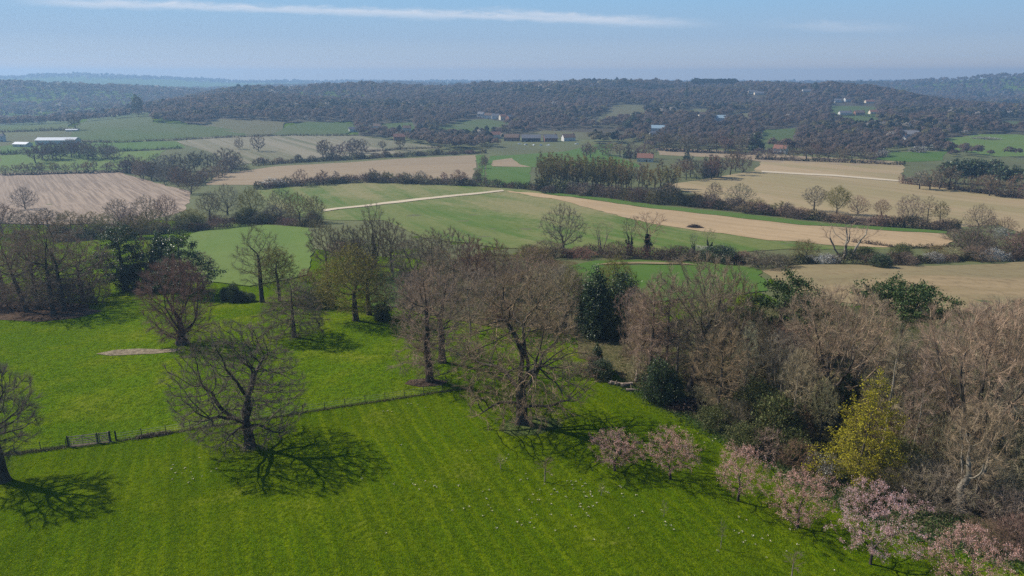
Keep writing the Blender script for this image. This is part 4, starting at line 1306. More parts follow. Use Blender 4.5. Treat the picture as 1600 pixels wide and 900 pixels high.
for kind, bx, by, ty, wp, c in [
        ('oak', 1000, 575, 455, 60, PINKB), ('fan', 990, 555, 450, 60, TAN), ('fan', 1095, 560, 430, 84, TAN), ('oval', 1140, 560, 425, 80, OLIVE), ('fan', 1150, 600, 475, 90, BROWN), ('oval', 1175, 620, 500, 70, TAN),
        ('oak', 1180, 585, 505, 90, BROWN), ('fan', 1215, 640, 520, 76, TAN), ('oval', 1245, 665, 540, 60, TAN), ('fan', 1250, 600, 510, 90, PINKB), ('fan', 1335, 600, 505, 84, PINKB), ('oak', 1380, 640, 545, 80, PINKB),
        ('fan', 1430, 650, 545, 100, PINKB), ('oval', 1430, 690, 560, 84, TAN), ('oak', 1460, 610, 515, 110, PINKB), ('fan', 1480, 650, 505, 110, PINKB), ('fan', 1550, 640, 470, 130, PINKB), ('oval', 1560, 600, 480, 90, OLIVE),
        ('oval', 1600, 640, 462, 100, PINKB), ('oak', 1450, 740, 640, 80, TAN), ('fan', 1410, 720, 610, 70, TAN), ('fan', 1580, 760, 600, 120, TAN), ('oval', 1590, 560, 468, 90, REDB), ('oval', 1540, 560, 470, 80, REDB),
        ('fan', 1650, 720, 480, 150, PINKB), ('fan', 1680, 620, 470, 120, PINKB), ('oak', 1640, 800, 640, 120, TAN), ('oval', 1310, 560, 480, 80, BROWN), ('oval', 1110, 600, 470, 60, BROWN), ('oval', 1085, 585, 440, 60, TAN),
        ('oval', 1200, 600, 500, 64, BROWN), ('oval', 1280, 690, 590, 50, TAN), ('fan', 1500, 700, 560, 110, TAN), ('fan', 1240, 560, 505, 76, BROWN)]:
    put(kind, bx, by, ty, wp, c, LB, 'bare_tree', 'tree', 'bare trees crowded in the right wood')
for bx, by, ty, wp in [(1160, 640, 500, 44), (1235, 690, 540, 46), (1420, 740, 560, 50), (1465, 700, 500, 56), (1570, 720, 500, 56), (1390, 650, 500, 50), (1000, 585, 445, 44), (1100, 610, 450, 46), (1545, 680, 480, 56), (1265, 640, 490, 48)]:
    put('birch', bx, by, ty, wp, TAN, 'pale stemmed slender birch among the crowded trees of the right wood', 'birch_tree', 'tree', 'birches in the right wood')
for bx, by, ty, wp, lb in [(1150, 625, 560, 40, 'ivy clad trunk behind the small tan tree at the wood edge'), (1225, 655, 540, 36, 'ivy clad trunk left of the broad fan shaped tree'), (1395, 690, 590, 40, 'ivy clad trunk right of the thin pale birch stem'),
                           (1470, 690, 600, 44, 'ivy clad trunk left of the large many stemmed tree')]:
    put('ivied', bx, by, ty, wp, TAN, lb, 'ivy_clad_tree')
for bx, by, ty, wp, lb in [(1120, 668, 636, 50, 'low green bramble bush at the lawn edge right of the brush heap'), (1165, 700, 664, 56, 'sprawling green bramble bush at the lawn edge behind the third cherry'), (1235, 712, 672, 56, 'green scrub bush above the long fallen branch'),
                           (1260, 660, 615, 50, 'dull green bush in the shade of the broad fan shaped tree'), (1410, 740, 690, 60, 'green scrub bush right of the yellow flowering tree'), (1560, 700, 650, 70, 'green scrub deep in the right wood behind the many stemmed tree'),
                           (1400, 640, 600, 56, 'green undergrowth bush below the flat topped pine'), (1340, 790, 762, 50, 'bright green weedy bush behind the palest cherry')]:
    put('leafbush', bx, by, ty, wp, OLIVE, lb, 'shrub', 'bush')
TB = 'low leafless bramble thicket under the trees of the right wood'
for bx, by, ty, wp, k, c in [(1470, 790, 730, 110, 'bush', TAN), (1430, 770, 715, 90, 'bush', TAN), (1540, 790, 720, 120, 'bush', TAN), (1585, 830, 770, 110, 'bush', TAN), (1400, 775, 735, 70, 'bush', BROWN), (1500, 760, 690, 110, 'bush', TAN),
                          (1560, 740, 670, 110, 'bush', TAN), (1450, 720, 660, 90, 'bush', TAN), (1400, 690, 640, 80, 'bush', BROWN), (1245, 730, 690, 60, 'bush', BROWN), (1200, 710, 670, 60, 'bush', TAN), (1150, 670, 625, 60, 'bush', BROWN),
                          (1100, 640, 600, 50, 'bush', BROWN), (1085, 600, 560, 50, 'bush', BROWN), (1130, 600, 555, 60, 'bush', TAN), (1000, 590, 550, 40, 'bush', TAN), (990, 560, 525, 44, 'bush', TAN), (1240, 680, 630, 60, 'bush', BROWN),
                          (1360, 680, 620, 70, 'bush', BROWN), (1420, 600, 550, 80, 'bush', REDB), (1500, 600, 545, 90, 'bush', REDB), (1600, 720, 650, 110, 'bush', TAN), (1290, 640, 590, 60, 'bush', BROWN), (1180, 540, 500, 60, 'bush', BROWN),
                          (1260, 540, 500, 70, 'bush', BROWN), (1100, 540, 495, 60, 'bush', BROWN), (1600, 860, 810, 90, 'bush', BROWN), (1540, 850, 815, 70, 'bush', BROWN)]:
    k = 'bigbush' if wp >= 65 else k
    put(k, bx, by, ty, wp, c, TB, 'bush', 'bush', 'bramble thickets under the right wood')

# ------------------------------------------------------------------ cherries and saplings on the lawn
CH = [(960, 736, 676, 76, 'cherry', 'farthest and smallest pink cherry of the row, copper tinged, near the great oak shadow'),
      (1047, 749, 672, 78, 'cherry', 'copper pink cherry second from the far end of the row on the lawn'),
      (1153, 783, 700, 88, 'cherry', 'rounded pink cherry third from the far end of the row'),
      (1246, 824, 740, 108, 'cherry', 'spreading pink cherry fourth from the far end, by the wood edge'),
      (1360, 882, 764, 148, 'cherry_pale', 'largest and palest pink cherry, full of blossom, at the lower right'),
      (1503, 935, 832, 132, 'cherry', 'nearest pink cherry cut by the bottom edge of the photo')]
for n, (bx, by, ty, wp, mt, lb) in enumerate(CH):
    hero(bx, by, ty, wp, 'cherry', (0.19, 0.115, 0.09), lb, 5001 + n, 'cherry_tree', 'tree', 'pink cherries in a row on the lawn', rz=n * 1.3, ntw=1500, tl=0.5, tw=0.018, n=420, trunk=0.2, up=0.06, jit=0.12, rbase=0.11, r0=0.009,
         thr=0.035, bark='bark_dark', leaf='blossom', leafmat=mt, nleaf=8000 + 2000 * (n > 2) + 4000 * (n == 4), lsize=0.075, lspread=0.075, tmax=0.03, step=0.2, lob=0.3)
for n, (bx, by, ty, wp, lb) in enumerate([(851, 753, 710, 26, 'twiggy young bare tree farthest from the camera among the daffodil clumps'), (940, 775, 751, 14, 'short sapling between the daffodil clumps and the farthest cherry'),
                                          (1037, 808, 778, 12, 'sapling in front of the second cherry, with a thin long shadow'), (1126, 857, 808, 15, 'sapling in front of the third cherry on open lawn'),
                                          (1236, 906, 854, 28, 'nearest twiggy sapling at the bottom edge of the photo'), (782, 733, 708, 16, 'dead looking tuft like sapling at the edge of the great oak shadow')]):
    put('sapling', bx, by, ty, wp, TAN if n == 5 else GREYB, lb, 'sapling', 'sapling', 'young trees planted on the lawn')

# ------------------------------------------------------------------ middle distance trees, one by one
for kind, bx, by, ty, wp, c, lb, nm in [
        ('oak', 880, 391, 317, 66, GREYB, 'large bare tree with crooked limbs standing in the hedge below the green field', 'bare_tree'),
        ('sparse', 940, 397, 346, 42, TAN, 'thin open bare tree right of the large crooked one in the hedge', 'bare_tree'),
        ('ivied', 983, 400, 340, 30, GREYB, 'ivy clad bare tree with a single dark stem in the hedge', 'ivy_clad_tree'),
        ('ivied', 1010, 401, 332, 60, TAN, 'many stemmed bare tree with ivy at its foot in the hedge', 'ivy_clad_tree'),
        ('ivied', 1083, 397, 364, 16, GREYB, 'narrow ivy covered trunk, left of a pair in the hedge', 'ivy_clad_tree'),
        ('ivied', 1106, 395, 357, 24, TAN, 'thin ivy covered trunk, right of a pair in the hedge', 'ivy_clad_tree'),
        ('sparse', 1320, 404, 342, 92, TAN, 'wide many stemmed open bare tree in front of the tan field', 'bare_tree'),
        ('oak', 40, 328, 291, 36, DARKB, 'small stunted bare tree alone at the edge of the ploughed field', 'bare_tree'),
        ('oval', 187, 356, 310, 48, PINKB, 'pinkish bare tree in front of the ploughed field', 'bare_tree'),
        ('oval', 232, 358, 305, 44, PINKB, 'first of two twiggy bare trees at the right part of the ploughed field', 'bare_tree'),
        ('oval', 262, 356, 304, 40, PINKB, 'second of two twiggy bare trees at the right part of the ploughed field', 'bare_tree'),
        ('bud', 300, 356, 326, 50, OLIVE, 'pale green willow like bush tree left of the meadow corner', 'budding_tree'),
        ('oval', 329, 345, 299, 42, GREYB, 'bare tree left of the round crowned one above the meadow corner', 'bare_tree'),
        ('oak', 356, 336, 287, 48, GREYB, 'round crowned bare tree above the meadow corner', 'bare_tree'),
        ('oval', 395, 346, 292, 48, OLIVE, 'olive bare tree right of the round crowned one', 'bare_tree'),
        ('oak', 299, 304, 265, 36, DARKB, 'dark bare tree at the corner of the ploughed field and the tan strip', 'bare_tree'),
        ('oak', 440, 340, 294, 46, DARKB, 'dark topped bare tree at the top of the green meadow', 'bare_tree'),
        ('oval', 468, 348, 300, 44, OLIVE, 'olive bare tree in the middle of the clump above the green meadow', 'bare_tree'),
        ('oval', 494, 350, 305, 36, OLIVE, 'bare tree at the right of the clump above the green meadow, by the track end', 'bare_tree'),
        ('f_oak', 404, 237, 208, 24, DARKB, 'lone dark bare tree on the striped field', 'bare_tree'),
        ('f_oak', 374, 234, 214, 16, DARKB, 'small bare tree left of the lone tree on the striped field', 'bare_tree'),
        ('f_oval', 118, 204, 180, 20, DARKB, 'dark bare tree at the left foot of the big hill field', 'bare_tree'),
        ('f_oak', 551, 240, 215, 24, DARKB, 'left one of two rounded trees in the hedge above the tan strip', 'bare_tree'),
        ('f_oak', 567, 240, 216, 20, DARKB, 'right one of two rounded trees in the hedge above the tan strip', 'bare_tree'),
        ('f_oval', 598, 236, 219, 14, DARKB, 'small dark upright tree right of the rounded pair', 'bare_tree'),
        ('f_oval', 626, 236, 214, 20, DARKB, 'bare tree beside the farm roof above the tan strip', 'bare_tree'),
        ('f_oak', 470, 292, 263, 26, REDB, 'rounded bare tree on the hedge below the tan strip, at its left', 'bare_tree'),
        ('f_oval', 505, 290, 266, 24, REDB, 'reddish bare tree on the hedge below the tan strip', 'bare_tree'),
        ('f_oval', 526, 288, 266, 14, BROWN, 'small bare tree right of the reddish one on the hedge', 'bare_tree'),
        ('f_oval', 584, 286, 263, 22, GREYB, 'bare tree at the middle of the hedge below the tan strip', 'bare_tree'),
        ('f_oval', 602, 286, 267, 12, OLIVE, 'small olive tree at the middle of the hedge below the tan strip', 'bare_tree'),
        ('f_oak', 632, 288, 268, 30, BROWN, 'brown tree on the right half of the hedge below the tan strip', 'bare_tree'),
        ('f_oak', 657, 289, 266, 26, GREYB, 'dense tree near the right end of the hedge below the tan strip', 'bare_tree'),
        ('f_oval', 694, 284, 268, 14, REDB, 'small reddish tree at the right end of the tan strip', 'bare_tree'),
        ('f_oval', 718, 290, 265, 34, TAN, 'pale brown twiggy tree by the tan strip right end', 'bare_tree'),
        ('oak', 1155, 322, 286, 46, GREYB, 'bare tree with a rounded crown at the left of the hedge between the tan fields', 'bare_tree'),
        ('oval', 1115, 318, 284, 26, GREYB, 'upright bare tree left of the rounded crown in the hedge', 'bare_tree'),
        ('oval', 1272, 330, 290, 38, GREYB, 'bare tree left of the olive domed tree in the hedge of the tan field', 'bare_tree'),
        ('bud', 1307, 335, 291, 38, OLIVE, 'olive domed tree in the hedge of the tan field', 'budding_tree'),
        ('oak', 1340, 336, 305, 32, REDB, 'leaning bare tree right of the olive domed tree', 'bare_tree'),
        ('oval', 1376, 340, 311, 26, BROWN, 'small upright bare tree in the middle of the hedge of the tan field', 'bare_tree'),
        ('oak', 1419, 350, 304, 44, GREYB, 'flat topped bare oak in the hedge of the tan field', 'bare_tree'),
        ('tall', 1448, 350, 304, 26, BROWN, 'tall narrow bare tree right of the flat topped oak', 'bare_tree'),
        ('oval', 1468, 350, 314, 26, OLIVE, 'bare tree in a pair right of the tall narrow one', 'bare_tree'),
        ('oak', 1528, 362, 318, 40, BROWN, 'round bare tree at the right end of the hedge of the tan field', 'bare_tree'),
        ('oval', 1547, 366, 338, 22, BROWN, 'small tree behind the white blossom at the hedge end', 'bare_tree'),
        ('oak', 1570, 366, 338, 30, REDB, 'reddish tree at the far right hedge end', 'bare_tree'),
        ('oak', 1520, 402, 350, 62, BROWN, 'spreading bare tree left of the right edge, below the hedge end', 'bare_tree'),
        ('oval', 1590, 404, 360, 60, REDB, 'bushy bare tree on the right edge in front of the tan field end', 'bare_tree'),
        ('f_dark', 988, 200, 178, 24, DARKB, 'large dark evergreen by the pale blue roofed house', 'evergreen_tree'),
        ('f_dark', 1013, 201, 184, 18, DARKB, 'dark evergreen right of the larger one by the blue roofed house', 'evergreen_tree'),
        ('f_dark', 1142, 234, 198, 10, DARKB, 'narrow dark cypress standing in the trees at the field end', 'cypress_tree'),
        ('f_dark', 1180, 236, 205, 24, DARKB, 'broad dark conifer beside the striped paddock', 'conifer_tree'),
        ('f_dark', 981, 248, 226, 14, DARKB, 'left small dark conifer above the poplar belt', 'conifer_tree'),
        ('f_dark', 996, 247, 230, 10, DARKB, 'right small dark conifer above the poplar belt', 'conifer_tree'),
        ('f_dark', 1073, 252, 234, 12, DARKB, 'pointed conifer rising from the copse right of the poplar belt', 'conifer_tree'),
        ('f_pine', 217, 184, 148, 16, DARKB, 'dark pine sticking up above the tree belt on the left hill', 'pine_tree'),
        ('f_dark', 1330, 198, 184, 8, DARKB, 'lone dark conifer in the small hillside paddock', 'conifer_tree'),
        ('f_dark', 1072, 160, 128, 5, DARKB, 'tiny spire of a conifer beside the dark plantation on the skyline', 'conifer_tree'),
        ('f_pine', 1273, 146, 128, 10, DARKB, 'dark tree poking above the ridge skyline at the right', 'pine_tree'),
        ('f_white', 175, 240, 229, 14, GREYB, 'pale flowering bush by the paddocks on the left', 'flowering_bush'),
        ('f_white', 862, 301, 290, 14, GREYB, 'left white blossom bush at the foot of the poplar belt', 'flowering_bush'),
        ('f_white', 880, 303, 295, 12, GREYB, 'right white blossom bush at the foot of the poplar belt', 'flowering_bush'),
        ('f_white', 1377, 246, 234, 22, GREYB, 'round white blossom tree left of the small green paddock', 'flowering_bush'),
        ('f_white', 1435, 239, 228, 26, GREYB, 'pale blossom bush above the small green paddock', 'flowering_bush'),
        ('f_white', 1462, 236, 224, 26, GREYB, 'pinkish blossom bush at the right end of the small green paddock', 'flowering_bush'),
        ('f_white', 1540, 218, 214, 40, GREYB, 'long low white blossom row in the right far meadow', 'flowering_bush'),
        ('whitebush', 1568, 306, 296, 24, GREYB, 'white blossom bush under the dark pines at the right', 'flowering_bush'),
        ('whitebush', 1563, 374, 356, 22, GREYB, 'white blossom bush at the right hedge end', 'flowering_bush'),
        ('whitebush', 1457, 411, 394, 28, GREYB, 'bright white rounded blossom bush at the edge of the rough tan field', 'flowering_bush'),
        ('whitebush', 1264, 411, 399, 20, GREYB, 'small white blossom bush at the foot of the wide open tree, left side', 'flowering_bush'),
        ('whitebush', 1220, 413, 399, 28, GREYB, 'pale blossom bush at the left end of the lower hedge', 'flowering_bush'),
        ('whitebush', 1293, 412, 396, 30, GREYB, 'whitish grey blossom bush under the wide open tree', 'flowering_bush'),
        ('whitebush', 1100, 396, 385, 40, GREYB, 'white blossom row at the foot of the ivy covered pair', 'flowering_bush'),
        ('whitebush', 1135, 401, 390, 26, GREYB, 'white blossom bush right of the ivy covered pair', 'flowering_bush'),
        ('f_white', 425, 293, 279, 40, GREYB, 'white blossom thicket at the left end of the hedge below the tan strip', 'flowering_bush'),
        ('f_white', 738, 291, 278, 10, GREYB, 'small white bush at the end of the tan strip', 'flowering_bush')]:
    ct = {'flowering_bush': 'bush'}.get(nm, 'tree')
    put(kind, bx, by, ty, wp, c, lb, nm, ct)

for bx, by, ty, wp, k, c, lb in [
        (1257, 402, 375, 44, 'bush', OLIVE, 'large olive brown bush left of the wide open tree'), (1350, 406, 387, 40, 'leafbush', OLIVE, 'grey green rounded bush right of the wide open tree'),
        (1375, 418, 398, 30, 'darkbush', DARKB, 'dark evergreen bush in the lower hedge'), (1407, 402, 382, 30, 'leafbush', OLIVE, 'green topped bush in the lower hedge right of the dark evergreen'),
        (1412, 415, 394, 36, 'bush', BROWN, 'brown bush in front of the green topped bush'), (1462, 400, 384, 34, 'bush', OLIVE, 'brownish bush behind the bright white blossom'),
        (1487, 404, 386, 40, 'bush', TAN, 'tan bush right of the bright white blossom'), (1525, 408, 384, 50, 'bush', BROWN, 'brown bush below the spreading tree near the right edge'),
        (1190, 420, 392, 60, 'bush', BROWN, 'brown bush mass at the left end of the lower hedge'), (1225, 418, 396, 40, 'bush', BROWN, 'brown bush between blossom bushes in the lower hedge'),
        (1055, 408, 384, 56, 'bush', DARKB, 'dark rounded bush between the ivied trees and the ivy covered pair'), (1125, 410, 385, 56, 'darkbush', DARKB, 'dark evergreen mass right of the ivy covered pair'),
        (855, 402, 376, 60, 'bush', BROWN, 'brown rounded bush left of the large crooked tree'), (905, 404, 386, 50, 'bush', REDB, 'low brown bush under the large crooked tree'),
        (960, 404, 386, 40, 'bush', BROWN, 'brown bush at the foot of the thin open tree'), (830, 408, 384, 60, 'bush', OLIVE, 'olive scrub left of the brown rounded bush'),
        (1160, 412, 392, 44, 'bush', REDB, 'rounded reddish bush right of the dark evergreen mass'), (640, 300, 290, 0.1, 'bush', BROWN, None)]:
    if lb:
        put(k, bx, by, ty, wp, c, lb, 'bush', 'bush')


# dense belts: trees that nothing tells apart
def belt(kinds, pix, n, hpx, wpx, colors, label, name, cat, group, depth=0, jx=0.4):
    pts = np.array(pix, float)
    L = np.concatenate([[0], np.cumsum(np.hypot(*np.diff(pts, axis=0).T))])
    for q in range(n):
        t = (q + 0.5 + rnd.uniform(-jx, jx)) / n * L[-1]
        x, y = np.interp(t, L, pts[:, 0]), np.interp(t, L, pts[:, 1]) + rnd.uniform(-depth, depth)
        h = rnd.uniform(*hpx)
        put(rnd.choice(kinds), x, y, y - h, rnd.uniform(*wpx), rnd.choice(colors), label, name, cat, group)


POP = (0.26, 0.21, 0.085)
belt(['f_tall'], [(838, 293), (900, 297), (975, 301)], 20, (50, 57), (13, 18), [POP, POP, OLIVE], 'tall slender greenish brown poplar in the front of the close set poplar belt', 'poplar_tree', 'tree', 'poplars of the belt', 2)
belt(['f_tall'], [(842, 286), (900, 290), (985, 294)], 18, (46, 52), (13, 18), [POP, OLIVE], 'tall slender greenish brown poplar behind the front ones of the poplar belt', 'poplar_tree', 'tree', 'poplars of the belt', 3)
belt(['f_tall', 'f_oval'], [(975, 300), (1010, 300), (1060, 295)], 10, (34, 50), (14, 20), [POP, POP, BROWN], 'shorter poplar at the thinning right end of the poplar belt', 'poplar_tree', 'tree', 'poplars at the right end of the belt', 4)
belt(['f_oak', 'f_oval'], [(1055, 282), (1100, 280), (1165, 270)], 11, (30, 42), (22, 30), [BROWN, GREYB, REDB], 'bare tree of the brown copse right of the poplar belt', 'bare_tree', 'tree', 'trees of the copse right of the poplars', 4)
belt(['f_dark'], [(1096, 278), (1106, 278), (1122, 277)], 3, (32, 36), (9, 12), [DARKB], 'dark ivy smothered tree in the copse right of the poplar belt', 'ivy_clad_tree', 'tree', 'ivy smothered trees of the copse')
belt(['f_oval'], [(6, 274), (80, 272), (180, 269)], 15, (15, 21), (12, 17), [GREYB, BROWN], 'small thin bare tree in the row along the top of the ploughed field', 'bare_tree', 'tree', 'trees along the top of the ploughed field', 1)
belt(['f_oak', 'f_oval'], [(200, 272), (250, 284), (300, 292)], 9, (28, 40), (26, 34), [DARKB, GREYB, REDB], 'bushy bare tree of the dark copse above the corner of the ploughed field', 'bare_tree', 'tree', 'trees of the copse above the ploughed field', 4)
belt(['f_oak', 'f_oval'], [(235, 268), (300, 272), (380, 262)], 9, (26, 34), (24, 32), [DARKB, GREYB], 'bare tree in the back row of the copse between ploughed field and striped field', 'bare_tree', 'tree', 'trees in the back row of the copse', 4)
belt(['f_oak', 'f_oval'], [(50, 252), (120, 250), (185, 250)], 10, (20, 30), (22, 30), [DARKB, GREYB], 'dark bushy tree in the group in front of the white roofed barn', 'bare_tree', 'tree', 'trees in front of the white barn', 4)
belt(['f_oak', 'f_oval'], [(495, 250), (530, 248), (560, 246)], 5, (20, 32), (22, 28), [DARKB, GREYB], 'bushy tree of the dark group above the left of the tan strip', 'bare_tree', 'tree', 'trees above the tan strip', 2)
belt(['oak', 'oval', 'bush'], [(100, 372), (170, 372), (250, 372)], 7, (34, 46), (44, 56), [DARKB, GREYB, OLIVE], 'bare tree of the shaded row below the ploughed field, behind the pasture clump', 'bare_tree', 'tree', 'trees below the ploughed field', 4)
belt(['oak', 'oval'], [(-30, 372), (20, 368), (90, 372)], 4, (40, 50), (50, 60), [DARKB, GREYB], 'dark bare tree behind the pasture clump at the left edge', 'bare_tree', 'tree', 'trees behind the pasture clump', 4)
belt(['f_oak', 'f_oval'], [(1420, 292), (1480, 300), (1560, 306), (1640, 316)], 11, (26, 40), (28, 38), [REDB, BROWN, PINKB], 'reddish bare tree along the front of the right hand copse with dark pines', 'bare_tree', 'tree', 'bare trees of the right hand copse', 3)
belt(['f_pine', 'f_pine'], [(1478, 286), (1530, 287), (1585, 294)], 7, (32, 40), (28, 36), [DARKB], 'dark pine in the group rising from the right hand copse', 'pine_tree', 'tree', 'dark pines of the right hand copse', 3)
belt(['f_oak', 'f_oval'], [(1180, 246), (1260, 250), (1370, 252)], 14, (16, 26), (20, 28), [GREYB, BROWN], 'bare tree in the line behind the upper tan field', 'bare_tree', 'tree', 'trees behind the upper tan field', 2)
belt(['f_oak', 'f_oval'], [(1026, 236), (1090, 238), (1170, 240)], 12, (26, 36), (22, 28), [GREYB, BROWN], 'grey brown tree in the dense line above the tan strip field', 'bare_tree', 'tree', 'trees above the tan strip field', 2)
belt(['f_oak', 'f_oval'], [(905, 250), (940, 244), (1020, 250)], 8, (22, 32), (18, 26), [BROWN, REDB, GREYB], 'bare tree in the loose group above the poplar belt', 'bare_tree', 'tree', 'trees above the poplar belt', 3)
belt(['f_bush', 'f_oval'], [(743, 292), (752, 270), (757, 256)], 5, (12, 20), (10, 16), [REDB, BROWN], 'bush on the short hedge running away at the tan strip end', 'bush', 'bush', 'bushes on the short hedge')


belt(['f_bush', 'f_shrub', 'f_bush'], [(838, 298), (920, 305), (1000, 309), (1060, 306)], 18, (12, 20), (20, 30), [BROWN, DARKB, GREYB], 'dark scrub bush at the foot of the poplar belt', 'bush', 'bush', 'scrub at the foot of the poplar belt', 3)
belt(['bush', 'f_oval', 'bush'], [(985, 314), (1080, 321), (1160, 331), (1250, 341)], 20, (14, 24), (24, 36), [BROWN, GREYB, DARKB, OLIVE], 'scrub bush in the thick band right of the poplar belt', 'bush', 'bush', 'scrub band right of the poplar belt', 3)
belt(['bush', 'oval', 'bush'], [(1250, 341), (1340, 350), (1430, 356), (1500, 362)], 16, (12, 22), (20, 32), [BROWN, GREYB, REDB], 'brown bush in the hedge between the two tan fields', 'bush', 'bush', 'bushes in the hedge between the tan fields', 2)
belt(['f_bush', 'f_oval', 'f_bush'], [(430, 292), (560, 285), (650, 287), (735, 290)], 20, (10, 17), (16, 26), [BROWN, GREYB, REDB, OLIVE], 'brown bush in the hedge below the tan strip', 'bush', 'bush', 'bushes in the hedge below the tan strip', 1)
belt(['f_bush', 'f_oak'], [(195, 266), (250, 278), (310, 292), (330, 280), (380, 264)], 20, (14, 26), (22, 32), [DARKB, GREYB, BROWN], 'bushy undergrowth tree in the copse above the ploughed field', 'bush', 'bush', 'undergrowth of the copse above the ploughed field', 4)
belt(['f_bush', 'f_bush'], [(400, 257), (520, 250), (640, 245), (740, 240)], 14, (7, 12), (12, 20), [DARKB, BROWN], 'small dark bush in the hedge above the tan strip', 'bush', 'bush', 'bushes in the hedge above the tan strip', 1)
belt(['f_oak', 'f_oval'], [(60, 250), (110, 246), (180, 248)], 8, (20, 30), (24, 32), [DARKB, GREYB], 'dark tree behind the bushy group in front of the barn', 'bare_tree', 'tree', 'back trees in front of the white barn', 4)
belt(['bush', 'oval', 'leafbush'], [(1490, 372), (1530, 395), (1580, 400), (1640, 396)], 12, (18, 34), (30, 48), [BROWN, REDB, TAN], 'rounded bush in the scrubby corner at the right edge below the tan field', 'bush', 'bush', 'scrub at the right edge', 6)

# ------------------------------------------------------------------ hedges
def hedge(name, pix, h, wd, palette, label, cat='hedge', group=None, dens=1.0, size=None, kind=None, hvar=0.35):
    """a hedge: stems, twigs and leaf faces massed along a line"""
    pts = np.array([gp(*p) for p in pix])
    seg = np.hypot(*np.diff(pts[:, :2], axis=0).T)
    L = np.concatenate([[0], np.cumsum(seg)])
    rr = float(np.hypot(*pts[:, :2].mean(0)))
    s = size or max(0.22, rr * 0.0016)
    seed = int(abs(pix[0][0]) * 13 + pix[-1][1])
    rng = np.random.default_rng(seed)
    n = int(min(26000, L[-1] * h * wd * 2.6 * dens / (s * s) / max(1, wd * .45)))
    t = rng.uniform(0, L[-1], n)
    x, y = np.interp(t, L, pts[:, 0]), np.interp(t, L, pts[:, 1])
    dx, dy = np.interp(t + .5, L, pts[:, 0]) - np.interp(t - .5, L, pts[:, 0]), np.interp(t + .5, L, pts[:, 1]) - np.interp(t - .5, L, pts[:, 1])
    nn = np.hypot(dx, dy) + 1e-9
    ph = rng.uniform(0, 6.28, 5)
    prof = 1 + hvar * (np.sin(t * 0.9 / h + ph[0]) * .5 + np.sin(t * 2.3 / h + ph[1]) * .5 + np.sin(t * .31 / h + ph[2]) * .7)
    prof = np.maximum(prof, .3)
    a = rng.uniform(0, math.pi, n)
    q = rng.uniform(0, 1, n) ** .4
    ox = np.cos(a) * q * wd * .5 * (1 + .3 * np.sin(t * 1.7 / h + ph[3]))
    oz = np.sin(a) ** .8 * q * h * prof
    x, y = x - dy / nn * ox, y + dx / nn * ox
    z = height(x, y) + oz
    C = np.stack([x, y, z], -1)
    pal = np.array([p[1] for p in palette])
    pw = np.array([p[0] for p in palette])
    # colours come in runs along the hedge
    cell = ((t + rng.normal(0, .5 * h, n)) / (1.6 * h)).astype(int) % 997
    rc = np.random.default_rng(seed + 5)
    ci = rc.choice(len(pal), 1000, p=pw / pw.sum())
    col = pal[ci[cell]] * rng.uniform(.8, 1.25, (n, 1))
    m = n // 2
    v1, q1 = cards(rng, C[:m], np.full(m, s), None, .7)
    d = unit(np.stack([rng.normal(0, .5, n - m), rng.normal(0, .5, n - m), rng.uniform(.3, 1.2, n - m)], -1))
    v2, q2, *_ = ribbons(rng, C[m:] - d * s * 1.2, d, np.full(n - m, s * 3.2), np.full(n - m, s * .28))
    V, Q = merge([(v1, q1), (v2, q2)])
    tint = np.concatenate([np.repeat(col[:m], 4, 0), np.repeat(col[m:], 6, 0)])
    o = obj(name, mesh_np(name, V, Q, M['hedge'], tint=tint))
    tag(o, label, cat, group, kind)
    return o


HB, HD, HR, HG, HW, HO = (0.125, 0.090, 0.064), (0.024, 0.030, 0.014), (0.155, 0.092, 0.068), (0.060, 0.055, 0.025), (0.42, 0.41, 0.37), (0.135, 0.115, 0.05)
PAL = [(4, HB), (2, HR), (1.5, HD), (1.5, HG), (.5, HO)]
PALW = [(4, HB), (1.5, HD), (1, HG), (.5, HW)]
hedge('hedge', [(843, 298), (900, 304), (950, 310), (1000, 316), (1060, 322), (1100, 326)], 5.5, 8, [(3, HB), (1, HD), (2, HO)], 'brown shrubby hedge below the poplar belt along the far edge of the tan field')
hedge('hedge', [(1080, 323), (1160, 332), (1240, 341), (1330, 350), (1420, 357), (1500, 364)], 4.2, 6, PAL, 'thick dark hedge between the two tan fields')
hedge('hedge', [(815, 400), (870, 402), (920, 401), (980, 403), (1040, 406), (1100, 408), (1150, 412)], 3.0, 4.5, PAL, 'scrubby hedge under the ivy clad trees below the green field')
hedge('hedge', [(1150, 412), (1200, 414), (1260, 413), (1310, 411), (1370, 415), (1430, 412), (1500, 408), (1620, 408)], 2.6, 4, PALW, 'blossoming hedge along the top of the rough tan field')
hedge('hedge', [(398, 297), (470, 291), (560, 286), (650, 288), (720, 291), (800, 294), (845, 298)], 4.0, 6, PAL, 'dark green hedge along the bottom of the tan strip')
hedge('hedge', [(395, 260), (450, 256), (520, 252), (600, 247), (680, 243), (760, 240)], 3.6, 6, [(2, HB), (2, HD), (1, HG)], 'dark hedge along the top of the tan strip')
hedge('hedge', [(570, 239), (620, 235), (690, 232)], 2.2, 4, [(2, HB), (2, HD)], 'short dark hedge under the trees below the farm roof')
hedge('hedge', [(0, 275), (60, 274), (130, 272), (190, 270)], 2.0, 3, [(2, HB), (3, HD)], 'low dark hedge along the top of the ploughed field')
hedge('hedge', [(112, 223), (190, 224), (280, 220), (380, 215), (445, 213), (560, 213)], 2.0, 4, [(1, HB), (3, HD)], 'long thin dark hedge below the big hill field')
hedge('hedge', [(0, 208), (60, 206), (125, 204)], 3.0, 5, [(3, HB), (2, HD)], 'dark hedge along the bottom of the left hill pasture')
